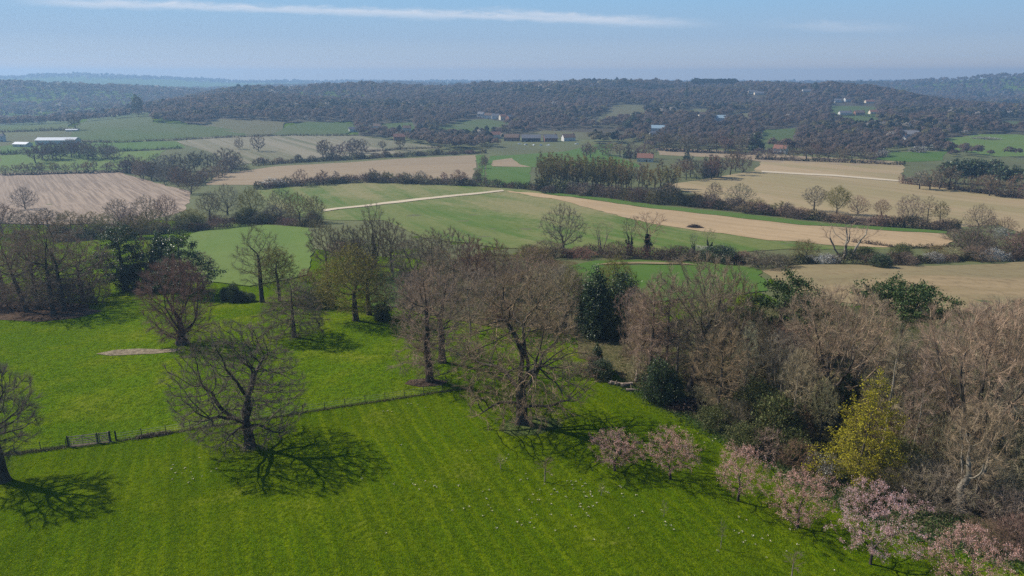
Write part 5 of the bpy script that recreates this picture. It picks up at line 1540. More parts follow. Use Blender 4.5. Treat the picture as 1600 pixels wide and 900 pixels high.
hedge('hedge', [(180, 238), (230, 236), (285, 233)], 2.0, 4, [(1, HB), (3, HD)], 'short dark hedge between the small green paddocks at the left')
hedge('hedge', [(0, 243), (60, 240), (100, 240)], 3.5, 6, [(2, HB), (3, HD)], 'dark hedge below the farm buildings at the left edge')
hedge('hedge', [(1180, 250), (1260, 253), (1340, 256), (1415, 259)], 3.0, 5, [(2, HB), (3, HD)], 'dark hedge along the top of the upper tan field')
hedge('hedge', [(1025, 236), (1090, 239), (1180, 243)], 3.0, 5, [(2, HB), (3, HD)], 'dark hedge above the tan strip field at the right')
hedge('hedge', [(1405, 287), (1450, 292), (1530, 302), (1620, 314)], 4, 6, [(3, HB), (2, HR), (1, HD)], 'scrub hedge along the foot of the right hand copse')
hedge('hedge', [(1330, 380), (1400, 388), (1470, 390), (1500, 386)], 1.2, 2.5, [(1, HB), (3, HG)], 'low hedge bank at the near edge of the tan field')
hedge('hedge', [(100, 378), (160, 372), (230, 366), (300, 362), (360, 356), (420, 350), (500, 356)], 3.2, 5, PAL, 'dark hedge along the top of the green meadow')
for q in range(34):
    t = rnd.uniform(0, 1)
    x = 90 + 430 * t
    y = float(np.interp(x, [90, 230, 330, 420, 520], [376, 364, 354, 347, 356])) + rnd.uniform(-5, 3)
    put(rnd.choice(['bush', 'bush', 'leafbush']), x, y, y - rnd.uniform(12, 24), rnd.uniform(22, 38), rnd.choice([BROWN, GREYB, DARKB, OLIVE]), 'scrub bush in the thicket along the top of the green meadow', 'bush', 'bush', 'scrub along the top of the green meadow')
hedge('hedge', [(330, 348), (400, 345), (450, 347)], 2.0, 3, [(2, HB), (2, HD)], 'shaded hedge bank behind the top left of the green meadow')
hedge('hedge', [(1200, 237), (1245, 238)], 3, 5, [(2, HB), (2, HD)], 'hedge at the foot of the striped paddock')
hedge('hedge', [(1296, 183), (1340, 182), (1370, 184)], 2.5, 5, [(1, HB), (3, HD)], 'dark hedge across the hillside paddocks')

# ------------------------------------------------------------------ far woods, each one mass
WOODPAL = [(5, (0.135, 0.103, 0.078)), (3, (0.160, 0.112, 0.084)), (2, (0.112, 0.092, 0.070)), (1.4, (0.150, 0.130, 0.062)), (1.5, (0.026, 0.036, 0.020)), (0.12, (0.34, 0.30, 0.25))]


def wood_mass(name, label, xy, Hr, ncard, csz, palette, seed, flat=0.75):
    rng = np.random.default_rng(seed)
    n = len(xy)
    x, y = xy[:, 0], xy[:, 1]
    z = height(x, y)
    H = rng.uniform(Hr[0], Hr[1], n) * (1 + 0.15 * np.sin(x * .02) * np.sin(y * .017))
    Rr = H * rng.uniform(.34, .56, n)
    pal = np.array([p[1] for p in palette])
    pw = np.array([p[0] for p in palette])
    # colour drifts over the hillside: neighbours tend to be of a kind
    f = (np.sin(x * .013 + 2 * np.sin(y * .009)) + np.sin(y * .017 + 1.3 * np.sin(x * .011)) + rng.normal(0, .6, n))
    order = np.argsort(np.argsort(f)) / n
    edges = np.cumsum(pw / pw.sum())
    ci = np.searchsorted(edges, order).clip(0, len(pal) - 1)
    rs_ = rng.uniform(0, 1, n) < .25
    ci = np.where(rs_, rng.choice(len(pal), n, p=pw / pw.sum()), ci)
    dark = ci == 4
    col = pal[ci] * rng.uniform(.85, 1.18, (n, 1))
    k = np.repeat(np.arange(n), ncard)
    m = len(k)
    u_ = unit(rng.normal(size=(m, 3)))
    u_[:, 2] = np.abs(u_[:, 2]) * 1.0 - .25
    q = rng.uniform(.55, 1.0, m)[:, None]
    top = np.where(dark[k], .62, .56)
    C = np.stack([x[k], y[k], z[k] + H[k] * top], -1) + u_ * q * np.stack([Rr[k], Rr[k], H[k] * .42], -1)
    taper = np.where(dark[k], np.clip(1.25 - (C[:, 2] - z[k]) / H[k], .15, 1), 1)
    C[:, 0] = x[k] + (C[:, 0] - x[k]) * taper
    C[:, 1] = y[k] + (C[:, 1] - y[k]) * taper
    nrm = unit(u_ + rng.normal(0, .3, u_.shape) + np.array([0, 0, .25]))
    ax = unit(np.cross(nrm, unit(rng.normal(size=(m, 3)))))
    bx = np.cross(nrm, ax)
    hs = (Rr[k] * csz * rng.uniform(.6, 1.4, m))[:, None] * .5
    v = np.stack([C - ax * hs, C + bx * hs * flat, C + ax * hs, C - bx * hs * flat], 1).reshape(-1, 3)
    qd = (np.arange(m) * 4)[:, None] + np.arange(4)[None]
    o = obj(name, mesh_np(name, v, qd, M['tint'], tint=np.repeat(col[k], 4, 0)))
    tag(o, label, 'woodland', None, 'stuff')
    return o


def polar_scatter(r0, r1, spacing, seed, amin=-260, amax=1900):
    rng = np.random.default_rng(seed)
    t0, t1 = math.atan((amin - 800) / 1188), math.atan((amax - 800) / 1188)
    n = int(.5 * (r1 * r1 - r0 * r0) * (t1 - t0) / spacing ** 2)
    r = np.sqrt(rng.uniform(r0 * r0, r1 * r1, n))
    t = rng.uniform(t0, t1, n)
    return np.stack([r * np.sin(t), r * np.cos(t)], -1), r


FIELDS_FAR = [
    [(108, 222), (112, 196), (150, 176), (236, 174), (243, 193), (312, 196), (345, 187), (446, 191), (450, 196), (480, 190), (556, 193), (560, 213), (440, 214)],
    [(682, 206), (720, 189), (760, 187), (797, 191), (792, 205), (740, 212), (690, 210)], [(-300, 208), (-300, 186), (60, 183), (140, 180), (110, 206)],
    [(1180, 236), (1192, 203), (1250, 200), (1240, 216), (1246, 236)], [(1294, 184), (1299, 165), (1368, 165), (1373, 180), (1371, 196), (1340, 201)], [(1366, 250), (1392, 238), (1484, 237), (1470, 254)],
    [(1468, 234), (1475, 217), (1530, 210), (1700, 208), (1700, 240), (1560, 246)], [(925, 201), (940, 180), (960, 165), (1006, 164), (1011, 184), (940, 193)],
    [(560, 213), (690, 231), (640, 241), (500, 241)], [(785, 226), (790, 210), (920, 212), (925, 226)], [(755, 240), (790, 226), (1010, 226), (1010, 262), (755, 262)],
    [(1022, 231), (1180, 236), (1410, 254), (1410, 262), (1020, 244)], [(850, 205), (990, 200), (990, 212), (850, 210)],
    [(1128, 188), (1150, 177), (1174, 177), (1170, 191)], [(1496, 160), (1540, 151), (1600, 151), (1592, 163)], [(558, 208), (600, 193), (647, 191), (652, 206), (600, 210)], [(804, 215), (850, 204), (920, 207), (987, 216), (960, 221), (860, 219)],
    [(1048, 181), (1080, 170), (1112, 171), (1102, 184)], [(398, 172), (425, 166), (442, 170), (420, 177)], [(1398, 185), (1440, 177), (1462, 183), (1420, 191)], [(1528, 199), (1570, 189), (1620, 191), (1592, 203)],
]
LOW_EDGE = ([-300, 0, 235, 300, 450, 560, 600, 690, 800, 900, 1050, 1180, 1250, 1370, 1480, 1640, 2000], [182, 181, 195, 196, 192, 213, 226, 236, 232, 230, 235, 240, 250, 250, 246, 246, 250])


HOUSES = [(92, 226), (36, 230), (4, 222), (113, 206), (624, 220), (590, 202), (552, 206), (636, 206), (1028, 206), (1020, 212), (1126, 190), (1098, 183), (1219, 241), (1421, 218), (1412, 222), (1308, 161), (1323, 160), (1358, 162), (1320, 180), (1342, 180), (1364, 179), (1174, 148), (1187, 149), (1260, 145), (775, 217), (1008, 253), (752, 184), (764, 186), (775, 187), (786, 188), (797, 189)]


def wood_filter(xy, r):
    z = height(xy[:, 0], xy[:, 1])
    px, py = proj(xy[:, 0], xy[:, 1], z)
    ok = py < np.interp(px, *LOW_EDGE)
    for f in FIELDS_FAR:
        ok &= ~inside(f, px, py)
    for hx, hy in HOUSES:
        ok &= ~((np.abs(px - hx) < 9) & (py > hy - 2) & (py < hy + 10))
    return ok, px, py


xy, r_ = polar_scatter(540, 1050, 8.5, 61)
ok, px_, py_ = wood_filter(xy, r_)
wood_mass('woodland', 'brown bare woodland along the foot of the wooded slope around the farms', xy[ok], (8, 13), 110, .36, WOODPAL, 62)
xy, r_ = polar_scatter(1050, 1500, 9.0, 611)
ok, px_, py_ = wood_filter(xy, r_)
ok &= ~((px_ < 245) & (r_ > 1190))
wood_mass('woodland', 'grey brown bare woodland covering the middle of the wooded slope', xy[ok], (9, 14), 80, .45, WOODPAL, 62)
xy, r_ = polar_scatter(1500, 2080, 10.5, 63, 200)
ok, px_, py_ = wood_filter(xy, r_)
ok &= (px_ > 270 + (r_ - 1500) * .15)
wood_mass('woodland', 'hazy grey woodland on the upper slope and ridge of the middle hill', xy[ok], (9, 17), 46, .55, WOODPAL, 64)
xy, r_ = polar_scatter(1190, 2620, 17, 65, -300, 420)
ok = np.random.default_rng(1).uniform(size=len(xy)) < .72 + .3 * np.sin(xy[:, 0] * .006 + 1) * np.sin(xy[:, 1] * .004)
ok |= np.sin(xy[:, 1] * .012 + .6 * np.sin(xy[:, 0] * .01)) > .35
wood_mass('woodland', 'blue hazed woods and hedges in the valley beyond the left hill', xy[ok], (11, 17), 34, .7, WOODPAL, 66)
xy, r_ = polar_scatter(2200, 3550, 21, 67, -350, 1980)
wood_mass('woodland', 'pale blue wooded ridge behind the middle hill', xy, (12, 20), 16, .95, WOODPAL, 68)
xy, r_ = polar_scatter(5100, 5700, 45, 69, -350, 1980)
wood_mass('woodland', 'faintest pale blue ridge on the horizon at the left', xy, (12, 20), 8, 2.4, WOODPAL, 70)
# conifer plantation on the skyline
def crest(a, r0=1500, r1=2250):
    t = math.atan((a - 800) / 1188)
    rr = np.linspace(r0, r1, 120)
    h = (height(rr * math.sin(t), rr * math.cos(t)) - CAM_H) / rr
    return t, float(rr[int(h.argmax())])


def on_crest(seed, n, a0, a1, deep, off=0):
    rng = np.random.default_rng(seed)
    pl = []
    for q in range(n):
        t, r = crest(rng.uniform(a0, a1))
        r += rng.uniform(-deep, deep * .3) + off
        pl.append((r * math.sin(t), r * math.cos(t)))
    return np.array(pl)


wood_mass('conifer_plantation', 'dark block of conifers standing on the skyline ridge', on_crest(71, 200, 1085, 1150, 60), (22, 26), 60, .5, [(1, (0.014, 0.024, 0.016)), (1, (0.018, 0.028, 0.018))], 72)
wood_mass('conifer_plantation', 'dark evergreen stand below the skyline left of the conifer block', on_crest(73, 120, 958, 1052, 60, -140), (13, 17), 46, .6, [(1, (0.018, 0.027, 0.018)), (1, (0.025, 0.032, 0.02))], 73)
wood_mass('woodland', 'uneven taller trees standing up along the skyline of the middle ridge', np.concatenate([on_crest(74, 40, 560, 660, 50), on_crest(75, 30, 700, 770, 50), on_crest(76, 60, 880, 1060, 40), on_crest(77, 50, 1160, 1330, 40), on_crest(78, 50, 320, 520, 60)]), (13, 21), 60, .5, WOODPAL, 79)

# ------------------------------------------------------------------ houses
WALLS = {'white': mat_plain('white_render', (0.52, 0.51, 0.48), .08, .5), 'brick': mat_plain('red_brick', (0.24, 0.115, 0.075), .25, 3), 'cream': mat_plain('cream_render', (0.55, 0.48, 0.37), .1, .5), 'timber': mat_plain('dark_timber', (0.06, 0.05, 0.045), .2, 2)}
ROOFS = {'tile': mat_plain('red_tile', (0.20, 0.095, 0.065), .25, 2), 'slate': mat_plain('grey_slate', (0.13, 0.13, 0.14), .2, 2), 'sheet': mat_plain('white_sheet_roof', (0.50, 0.51, 0.52), .05, .5, .5), 'blue': mat_plain('pale_blue_sheet_roof', (0.24, 0.32, 0.37), .08, .5, .5), 'brown': mat_plain('brown_tile', (0.13, 0.085, 0.06), .25, 2)}
M['glass'] = mat_plain('window_glass', (0.03, 0.035, 0.04), .1, 1, .1, .6)
M['frame_white'] = mat_plain('white_paint', (0.75, 0.75, 0.72), .05, 1)


def house(px, py, w_, d_, h_, rot, wall, roof, label, name='house', cat='house', chim=1, wins=3, group=None, pitch=.75):
    b = gp(px, py)
    e = empty(name, tuple(b), R(rot))
    tag(e, label, cat, group)
    g = MB()
    x, y = w_ / 2, d_ / 2
    rh = y * pitch
    g.add([(-x, -y, -1), (x, -y, -1), (x, y, -1), (-x, y, -1), (-x, -y, h_), (x, -y, h_), (x, y, h_), (-x, y, h_), (-x, 0, h_ + rh), (x, 0, h_ + rh)],
          [(3, 2, 1, 0), (0, 1, 5, 4), (2, 3, 7, 6), (1, 2, 6, 9, 5), (3, 0, 4, 8, 7)])
    g.build('wall', WALLS[wall], e)
    q = MB()
    o_, t_ = .35, .18
    for s in (-1, 1):
        a0 = (-x - o_, s * (y + o_), h_ - o_ * pitch + .04)
        a1 = (x + o_, s * (y + o_), h_ - o_ * pitch + .04)
        r0, r1 = (-x - o_, 0, h_ + rh + .04), (x + o_, 0, h_ + rh + .04)
        up = [(p[0], p[1], p[2] + t_) for p in (a0, a1, r1, r0)]
        q.add([a0, a1, r1, r0] + up, [(0, 1, 2, 3), (7, 6, 5, 4), (0, 4, 5, 1), (1, 5, 6, 2), (3, 2, 6, 7), (0, 3, 7, 4)])
    rf = q.build('roof', ROOFS[roof], e)
    for c in range(chim):
        m = MB()
        cx = x * (.8 if c == 0 else -.8)
        m.box((cx, 0, h_ + rh + .5), (.8, .8, 1.6))
        m.box((cx, 0, h_ + rh + 1.4), (.95, .95, .2))
        m.build('chimney', WALLS['brick'], rf)
    fl = max(1, int(h_ / 2.6))
    for f in range(fl):
        for k in range(wins):
            wx = -x + w_ * (k + .5) / wins
            m = MB()
            m.box((wx, -y - .03, 1.5 + f * 2.6), (1.3, .08, 1.25))
            fr = m.build('window', M['frame_white'], e)
            m = MB()
            for sx in (-.29, .29):
                m.box((wx + sx, -y - .085, 1.5 + f * 2.6), (.5, .04, 1.05))
            m.build('pane', M['glass'], fr)
    m = MB()
    m.box((w_ * .12, -y - .05, 1.0), (1.0, .1, 2.1))
    m.build('door', WALLS['timber'], e)
    return e


house(92, 226, 36, 12, 4.5, 4, 'white', 'sheet', 'long low barn with a bright white roof at the left below the hill field', 'barn', 'barn', 0, 5, pitch=.35)
house(36, 230, 14, 8, 3.0, -10, 'cream', 'sheet', 'small pale shed left of the long white roofed barn', 'shed', 'shed', 0, 2, pitch=.4)
house(4, 222, 5, 5, 6.0, 10, 'white', 'slate', 'narrow white house at the far left edge', 'house', 'house', 1, 2)
house(113, 206, 12, 5, 2.2, 10, 'cream', 'sheet', 'small pale field shelter at the foot of the hill hedge', 'shed', 'shed', 0, 2, pitch=.3)
house(624, 220, 12, 8, 4.5, 12, 'brick', 'tile', 'brick farmhouse with an orange red roof above the tan strip')
house(590, 202, 9, 7, 4.0, -8, 'white', 'brown', 'small white walled house in the trees below the wooded slope')
house(552, 206, 10, 6, 3.5, 20, 'white', 'slate', 'low white cottage at the right end of the upper green field')
house(636, 206, 10, 7, 5, 5, 'cream', 'brown', 'cream house half hidden in trees right of the small white walled house')
house(1028, 206, 16, 9, 4.5, -14, 'white', 'blue', 'house with a pale blue roof beside the dark evergreens')
house(1020, 212, 8, 6, 3, 10, 'white', 'slate', 'small white outbuilding below the pale blue roof', 'shed', 'shed', 0, 2)
house(1126, 190, 18, 10, 5, -12, 'white', 'blue', 'long pale house with a bluish roof high in the trees')
house(1098, 183, 14, 8, 4, 8, 'cream', 'brown', 'cream walled house left of the long bluish roofed one')
house(1219, 241, 11, 8, 5, -35, 'white', 'tile', 'white gabled cottage beside the striped paddock')
house(1421, 218, 16, 10, 6, -30, 'white', 'slate', 'large white house with grey roof among trees at the right')
house(1412, 222, 8, 7, 4, 40, 'white', 'slate', 'white wing left below the large white house')
house(1308, 161, 12, 8, 5, 0, 'white', 'slate', 'white hillside house on the left above the paddocks')
house(1323, 160, 11, 8, 6, 10, 'white', 'brown', 'white hillside house in the middle above the paddocks')
house(1358, 162, 16, 8, 4, 0, 'cream', 'tile', 'cream hillside house on the right above the paddocks')
house(1320, 180, 18, 8, 3.5, 0, 'white', 'slate', 'low white bungalow between the hillside paddocks')
house(1342, 180, 14, 8, 4, 0, 'brick', 'brown', 'brick bungalow right of the low white bungalow')
house(1364, 179, 12, 8, 4, 0, 'cream', 'tile', 'cream bungalow at the right end of the hillside row')
house(1174, 148, 14, 9, 6, 0, 'cream', 'slate', 'cream house on the ridge left of the long flat one')
house(1187, 149, 22, 9, 4, 0, 'cream', 'slate', 'long flat cream building on the ridge')
house(1260, 145, 18, 9, 4, 0, 'white', 'slate', 'white building just under the ridge skyline at the right')
for n, (x, y, w_, wl, rf, lb) in enumerate([(752, 184, 10, 'white', 'slate', 'leftmost white house of the hamlet on the slope'), (764, 186, 12, 'white', 'brown', 'white and brown house second in the hamlet on the slope'), (775, 187, 12, 'white', 'slate', 'white house in the middle of the hamlet on the slope'),
                                             (786, 188, 10, 'cream', 'tile', 'cream house right of the middle of the hamlet on the slope'), (797, 189, 10, 'brick', 'slate', 'brick house at the right end of the hamlet on the slope')]):
    house(x, y, w_, 8, 5.5, n * 17 - 30, wl, rf, lb)
house(775, 217, 12, 8, 5, 10, 'cream', 'tile', 'cream cottage left of the farm yard')
for n, (x, y, w_, wl, rf, lb) in enumerate([(800, 221, 16, 'brick', 'brown', 'brown roofed barn at the left end of the farm yard'), (830, 222, 20, 'timber', 'slate', 'long dark timber barn in the middle of the farm yard'),
                                             (860, 222, 14, 'brick', 'slate', 'grey roofed brick farmhouse of the farm yard'), (888, 221, 13, 'white', 'brown', 'white walled house at the right end of the farm yard')]):
    house(x, y, w_, 9, 4.5, n * 9 - 12, wl, rf, lb, 'barn' if n < 2 else 'house', 'barn' if n < 2 else 'house', 0 if n < 2 else 1)
house(1008, 253, 12, 8, 3.5, -15, 'cream', 'tile', 'red roofed cottage hidden behind the right of the poplar belt')

# parked vehicles in the farm yard
PAINT = {'white': mat_plain('white_car_paint', (0.72, 0.72, 0.72), .04, 1, .3, .5), 'grey': mat_plain('silver_car_paint', (0.36, 0.38, 0.40), .05, 1, .3, .5), 'blue': mat_plain('blue_car_paint', (0.08, 0.14, 0.26), .05, 1, .3, .5)}
M['tyre'] = mat_plain('tyre_rubber', (0.02, 0.02, 0.02), .1, 4)


def car(px, py, rot, paint, label):
    b = gp(px, py)
    e = empty('parked_car', tuple(b), R(rot))
    tag(e, label, 'car', 'cars parked by the farm yard')
    m = MB()
    prof = [(-2.1, .35), (2.1, .35), (2.15, .75), (1.1, .92), (.55, 1.42), (-1.2, 1.45), (-1.9, .98), (-2.15, .9)]
    k = len(prof)
    vs = [(x, s * (.85 - .12 * (z > 1.1)), z) for s in (-1, 1) for x, z in prof]
    m.add(vs, [tuple(range(k)), tuple(range(2 * k - 1, k - 1, -1))] + [((q + 1) % k, q, k + q, k + (q + 1) % k) for q in range(k)])
    m.build('body', PAINT[paint], e)
    m = MB()
    for s in (-1, 1):
        m.box((-.35, s * .8, 1.18), (1.7, .06, .36))
    m.build('window', M['glass'], e)
    for sx in (-1.3, 1.35):
        for s in (-1, 1):
            m = MB()
            m.bar((sx, s * .88, .33), (sx, s * .68, .33), .33, n=12)
            m.build('wheel', M['tyre'], e)


for n, (x, y, p, lb) in enumerate([(812, 226, 'white', 'white car parked farthest left in front of the farm yard'), (822, 227, 'grey', 'silver car parked second from the left in front of the farm yard'), (834, 228, 'white', 'white car parked in the middle in front of the timber barn'),
                                    (845, 228, 'blue', 'blue car parked right of the white one before the timber barn'), (856, 228, 'white', 'white car parked before the grey roofed farmhouse'), (901, 226, 'white', 'white car parked alone at the right end of the farm yard')]):
    car(x, y, n * 37, p, lb)

# ------------------------------------------------------------------ gate and fence
def post(p, h, r=.09, parent=None, name='gate_post', label=None):
    m = MB()
    m.bar((p[0], p[1], p[2] - .3), (p[0], p[1], p[2] + h), r, r * .92, 8)
    m.bar((p[0], p[1], p[2] + h), (p[0], p[1], p[2] + h + .06), r * .92, r * .4, 8)
    o = m.build(name, M['wood_dark'], parent)
    if label:
        tag(o, label, 'gate post', 'posts of the field gate')
    return o


gA, gM, gB, gC = gp(107, 698), gp(153.5, 692.5), gp(173, 690), gp(181.5, 689)
post(gA, 1.3, .10, label='thick dark post at the left end of the wide field gate')
post(gB, 1.3, .10, label='thick dark post where the small gate ends on the right')
post(gM, 1.25, .08, label='dark post between the wide gate and the small gate')
post(gC, 1.25, .07, label='single thin post standing just right of the gates')


def gate(a, b, name, label, braces):
    a, b = np.array(a), np.array(b)
    d = (b - a) / np.linalg.norm(b - a)
    a, b = a + d * .16, b - d * .14
    e = empty(name, tuple(a), 0)
    tag(e, label, 'gate')
    L = np.linalg.norm(b - a)

    def P(t, z):
        q = d * (t * L)
        return (q[0], q[1], q[2] + z)
    for t in (0, 1):
        m = MB()
        m.bar(P(t, .08), P(t, 1.28), .055, n=4)
        m.build('stile', M['wood_weathered'], e)
    for z in (.16, .38, .62, .9, 1.2):
        m = MB()
        m.bar(P(0.01, z), P(.99, z), .058, n=4)
        m.build('bar', M['wood_weathered'], e)
    for t0, z0, t1, z1 in braces:
        m = MB()
        o_ = np.array([-d[1], d[0], 0]) * -.06
        p0, p1 = np.array(P(t0, z0)) + o_, np.array(P(t1, z1)) + o_
        m.bar(p0, p1, .035, n=4)
        m.build('brace', M['wood_weathered'], e)


gate(gA, gM, 'field_gate', 'wide weathered wooden five bar field gate at the left of the lawn', [(0.02, .16, .5, 1.2), (.98, .16, .5, 1.2), (.5, .16, .5, 1.2)])
gate(gM, gB, 'hand_gate', 'small weathered wooden gate with crossed braces beside the wide field gate', [(0.03, .16, .97, 1.2), (.03, 1.2, .97, .16)])


def fence(pix, gap, label, h=1.05):
    pts = np.array([gp(*p) for p in pix])
    L = np.concatenate([[0], np.cumsum(np.hypot(*np.diff(pts[:, :2], axis=0).T))])
    n = int(L[-1] / gap)
    e = empty('wire_fence', tuple(pts[0]))
    tag(e, label, 'fence')
    ps = []
    for k in range(n + 1):
        t = min(k * gap, L[-1])
        x, y = np.interp(t, L, pts[:, 0]), np.interp(t, L, pts[:, 1])
        z = float(height(x, y))
        ps.append(np.array([x, y, z]) - pts[0])
        hh = h + rnd.uniform(-.08, .12)
        m = MB()
        ln = rnd.uniform(-.05, .05)
        m.bar(ps[-1] + np.array([0, 0, -.3]), ps[-1] + np.array([ln, 0, hh]), .045, .04, 6)
        m.build('post', M['wood_dark'], e)
    for z in (.35, .65, .92):
        m = MB()
        for a, b in zip(ps[:-1], ps[1:]):
            m.bar(a + np.array([0, 0, z]), b + np.array([0, 0, z]), .012, n=3)
        m.build('wire', M['wire'], e)


fence([(183, 689), (215, 684), (260, 677), (340, 664), (440, 650), (500, 641), (560, 631), (630, 621), (700, 610)], 2.6, 'thin wire stock fence along the ditch across the lawn to the right of the gate')
fence([(104, 699), (60, 704), (20, 709), (-60, 718)], 2.6, 'thin wire stock fence running left from the field gate')

# ------------------------------------------------------------------ rough growth, daffodils, logs
def strip_stuff(name, pix, n, wd, h, mats, label, seed, size=.25, cat='grass'):
    rng = np.random.default_rng(seed)
    pts = np.array([gp(*p) for p in pix])
    L = np.concatenate([[0], np.cumsum(np.hypot(*np.diff(pts[:, :2], axis=0).T))])
    t = rng.uniform(0, L[-1], n)
    x = np.interp(t, L, pts[:, 0]) + rng.normal(0, wd, n)
    y = np.interp(t, L, pts[:, 1]) + rng.normal(0, wd, n)
    return tufts(name, x, y, h, mats, label, rng, size, cat)


def tufts(name, x, y, h, mats, label, rng, size, cat):
    n = len(x)
    hh = h * rng.uniform(.3, 1.2, n)
    S = np.stack([x, y, height(x, y)], -1)
    d = unit(np.stack([rng.normal(0, .45, n), rng.normal(0, .45, n), np.ones(n)], -1))
    m = n // 2
    v1, q1, *_ = ribbons(rng, S[:m], d[:m], hh[:m], np.full(m, size * .22), .5)
    C = S[m:] + np.stack([np.zeros(n - m), np.zeros(n - m), hh[m:] * rng.uniform(.2, .8, n - m)], -1)
    v2, q2 = cards(rng, C, np.full(n - m, size))
    V, Q = merge([(v1, q1), (v2, q2)])
    mi = np.concatenate([np.zeros(len(q1), int), np.ones(len(q2), int)])
    o = obj(name, mesh_np(name, V, Q, mats=mats, midx=mi))
    tag(o, label, cat, None, 'stuff')


def area_stuff(name, pix, n, h, mats, label, seed, size=.3, cat='undergrowth', clump=.25):
    rng = np.random.default_rng(seed)
    pts = np.array([gp(*p)[:2] for p in pix])
    lo, hi = pts.min(0), pts.max(0)
    xs, ys = [], []
    got = 0
    while got < n:
        x, y = rng.uniform(lo[0], hi[0], n), rng.uniform(lo[1], hi[1], n)
        # patchy
        f = np.sin(x * .55 + 2 * np.sin(y * .4)) + np.sin(y * .62 + 1.7 * np.sin(x * .33)) + rng.normal(0, .8, n)
        k = inside(pts, x, y) & (f > clump)
        xs.append(x[k])
        ys.append(y[k])
        got += int(k.sum())
    x, y = np.concatenate(xs)[:n], np.concatenate(ys)[:n]
    tufts(name, x, y, h, mats, label, rng, size, cat)


strip_stuff('rough_grass', [(183, 690), (260, 678), (440, 651), (560, 632), (700, 611), (740, 606)], 7000, .16, .32, [M['dead'], M['shrub']], 'dark rough grass growing along the fence ditch', 81, .13)
strip_stuff('rough_grass', [(215, 685), (240, 681), (262, 678)], 1600, .25, .5, [M['dead'], M['dead']], 'heap of dry stalks on the ditch right of the gate', 82, .16)
strip_stuff('rough_grass', [(104, 699), (60, 705), (20, 710), (-60, 719)], 3000, .22, .35, [M['dead'], M['shrub']], 'rough grass under the fence left of the gate', 83, .14)
area_stuff('undergrowth', WOODPIX[:9] + [(1900, 800), (1700, 560), (1400, 540), (1120, 520), (1000, 535), (960, 560)], 52000, .8, [M['dead'], M['shrub']], 'brown and green brambles and dead stalks on the floor of the right wood', 84, .24)
strip_stuff('ground_cover', [(965, 598), (1010, 614), (1070, 650), (1150, 692), (1230, 742), (1340, 797), (1440, 838), (1600, 884)], 12000, .9, .45, [M['stem'], M['cover']], 'green nettles and weeds along the edge of the lawn and the wood', 85, .22)
area_stuff('ground_cover', [(1150, 692), (1230, 742), (1340, 797), (1440, 838), (1600, 884), (1620, 840), (1450, 790), (1330, 745), (1200, 690)], 9000, .5, [M['stem'], M['cover']], 'patches of bright green weeds behind the cherries', 86, .24)
area_stuff('leaf_litter', [(632, 600), (640, 594), (670, 591), (700, 596), (690, 602), (655, 605)], 1500, .12, [M['dead'], M['dead']], 'fallen twigs and leaves on the mulch circle', 87, .16, 'litter', -9)
area_stuff('dead_grass', [(590, 480), (640, 425), (760, 400), (900, 415), (1000, 460), (1000, 518), (900, 523), (760, 508)], 14000, .7, [M['dead'], M['shrub']], 'dry undergrowth on the floor of the middle wood', 88, .3)


def log(a, b, r, label, name='fallen_log', cat='log', mat='log', group=None, stub=True):
    m = MB()
    a, b = Vector(a), Vector(b)
    prev, pr_ = a, r
    rng = random.Random(int(a.x * 100))
    for k in range(1, 6):
        p = a.lerp(b, k / 5) + Vector((rng.uniform(-.12, .12), rng.uniform(-.12, .12), rng.uniform(-.04, .08))) * (r * 3)
        q = r * (1 - .08 * k)
        m.bar(prev, p, pr_, q, 8)
        if stub and k in (2, 4):
            m.bar(p, p + Vector((rng.uniform(-.6, .6), rng.uniform(-.6, .6), rng.uniform(.3, .9))), q * .4, q * .15, 5)
        prev, pr_ = p, q
    o = m.build(name, M[mat], None)
    tag(o, label, cat, group)


def G(px, py, dz=0.0):
    p = gp(px, py)
    return (p[0], p[1], p[2] + dz)


log(G(952, 600, .25), G(972, 603, .25), .3, 'pale cut log lying on the left at the lawn corner by the holly')
log(G(970, 605, .3), G(990, 604, .35), .36, 'thicker cut log lying right of the pale one at the lawn corner')
log(G(978, 611, .2), G(1000, 612, .2), .2, 'thin log in front of the thicker one at the lawn corner')
log(G(992, 598, .1), G(997, 588, 1.6), .18, 'broken leaning stump behind the logs at the lawn corner', 'tree_stump', 'stump')
log(G(1060, 642, .3), G(1100, 634, .5), .16, 'dark fallen branch on the brush heap right of the holly', mat='bark_dark')
log(G(1200, 722, .4), G(1275, 716, .9), .11, 'long dark fallen branch lying at the wood edge left of the white shrub', mat='bark_dark')
log(G(1500, 800, .3), G(1590, 785, .5), .14, 'long dark fallen trunk lying in the brambles at the lower right', mat='bark_dark')
# heap of brushwood on the tan field, another in the wood
def brush(px, py, w_, h_, n, label, seed):
    rng = np.random.default_rng(seed)
    b = gp(px, py)
    a = rng.uniform(0, 6.28, n)
    q = rng.uniform(0, 1, n) ** .6
    S = np.stack([np.cos(a) * q * w_ / 2, np.sin(a) * q * w_ * .3, rng.uniform(0, 1, n) * h_ * (1 - q ** 2)], -1)
    d = unit(np.stack([rng.normal(0, 1, n), rng.normal(0, 1, n), rng.normal(0.15, .3, n)], -1))
    v, qd, *_ = ribbons(rng, S - d * .8, d, rng.uniform(.8, 2.2, n), np.full(n, .08), 0, .15)
    o = obj('brush_heap', mesh_np('brush_heap', v, qd, M['twig']))
    o.location = b
    o.color = (.075, .055, .045, 1)
    tag(o, label, 'brush heap')


brush(1085, 357, 6.5, 1.5, 1500, 'dark heap of brushwood left on the tan field', 91)
brush(1075, 638, 5.0, 1.6, 1400, 'dark reddish heap of cut brushwood right of the holly at the wood edge', 92)

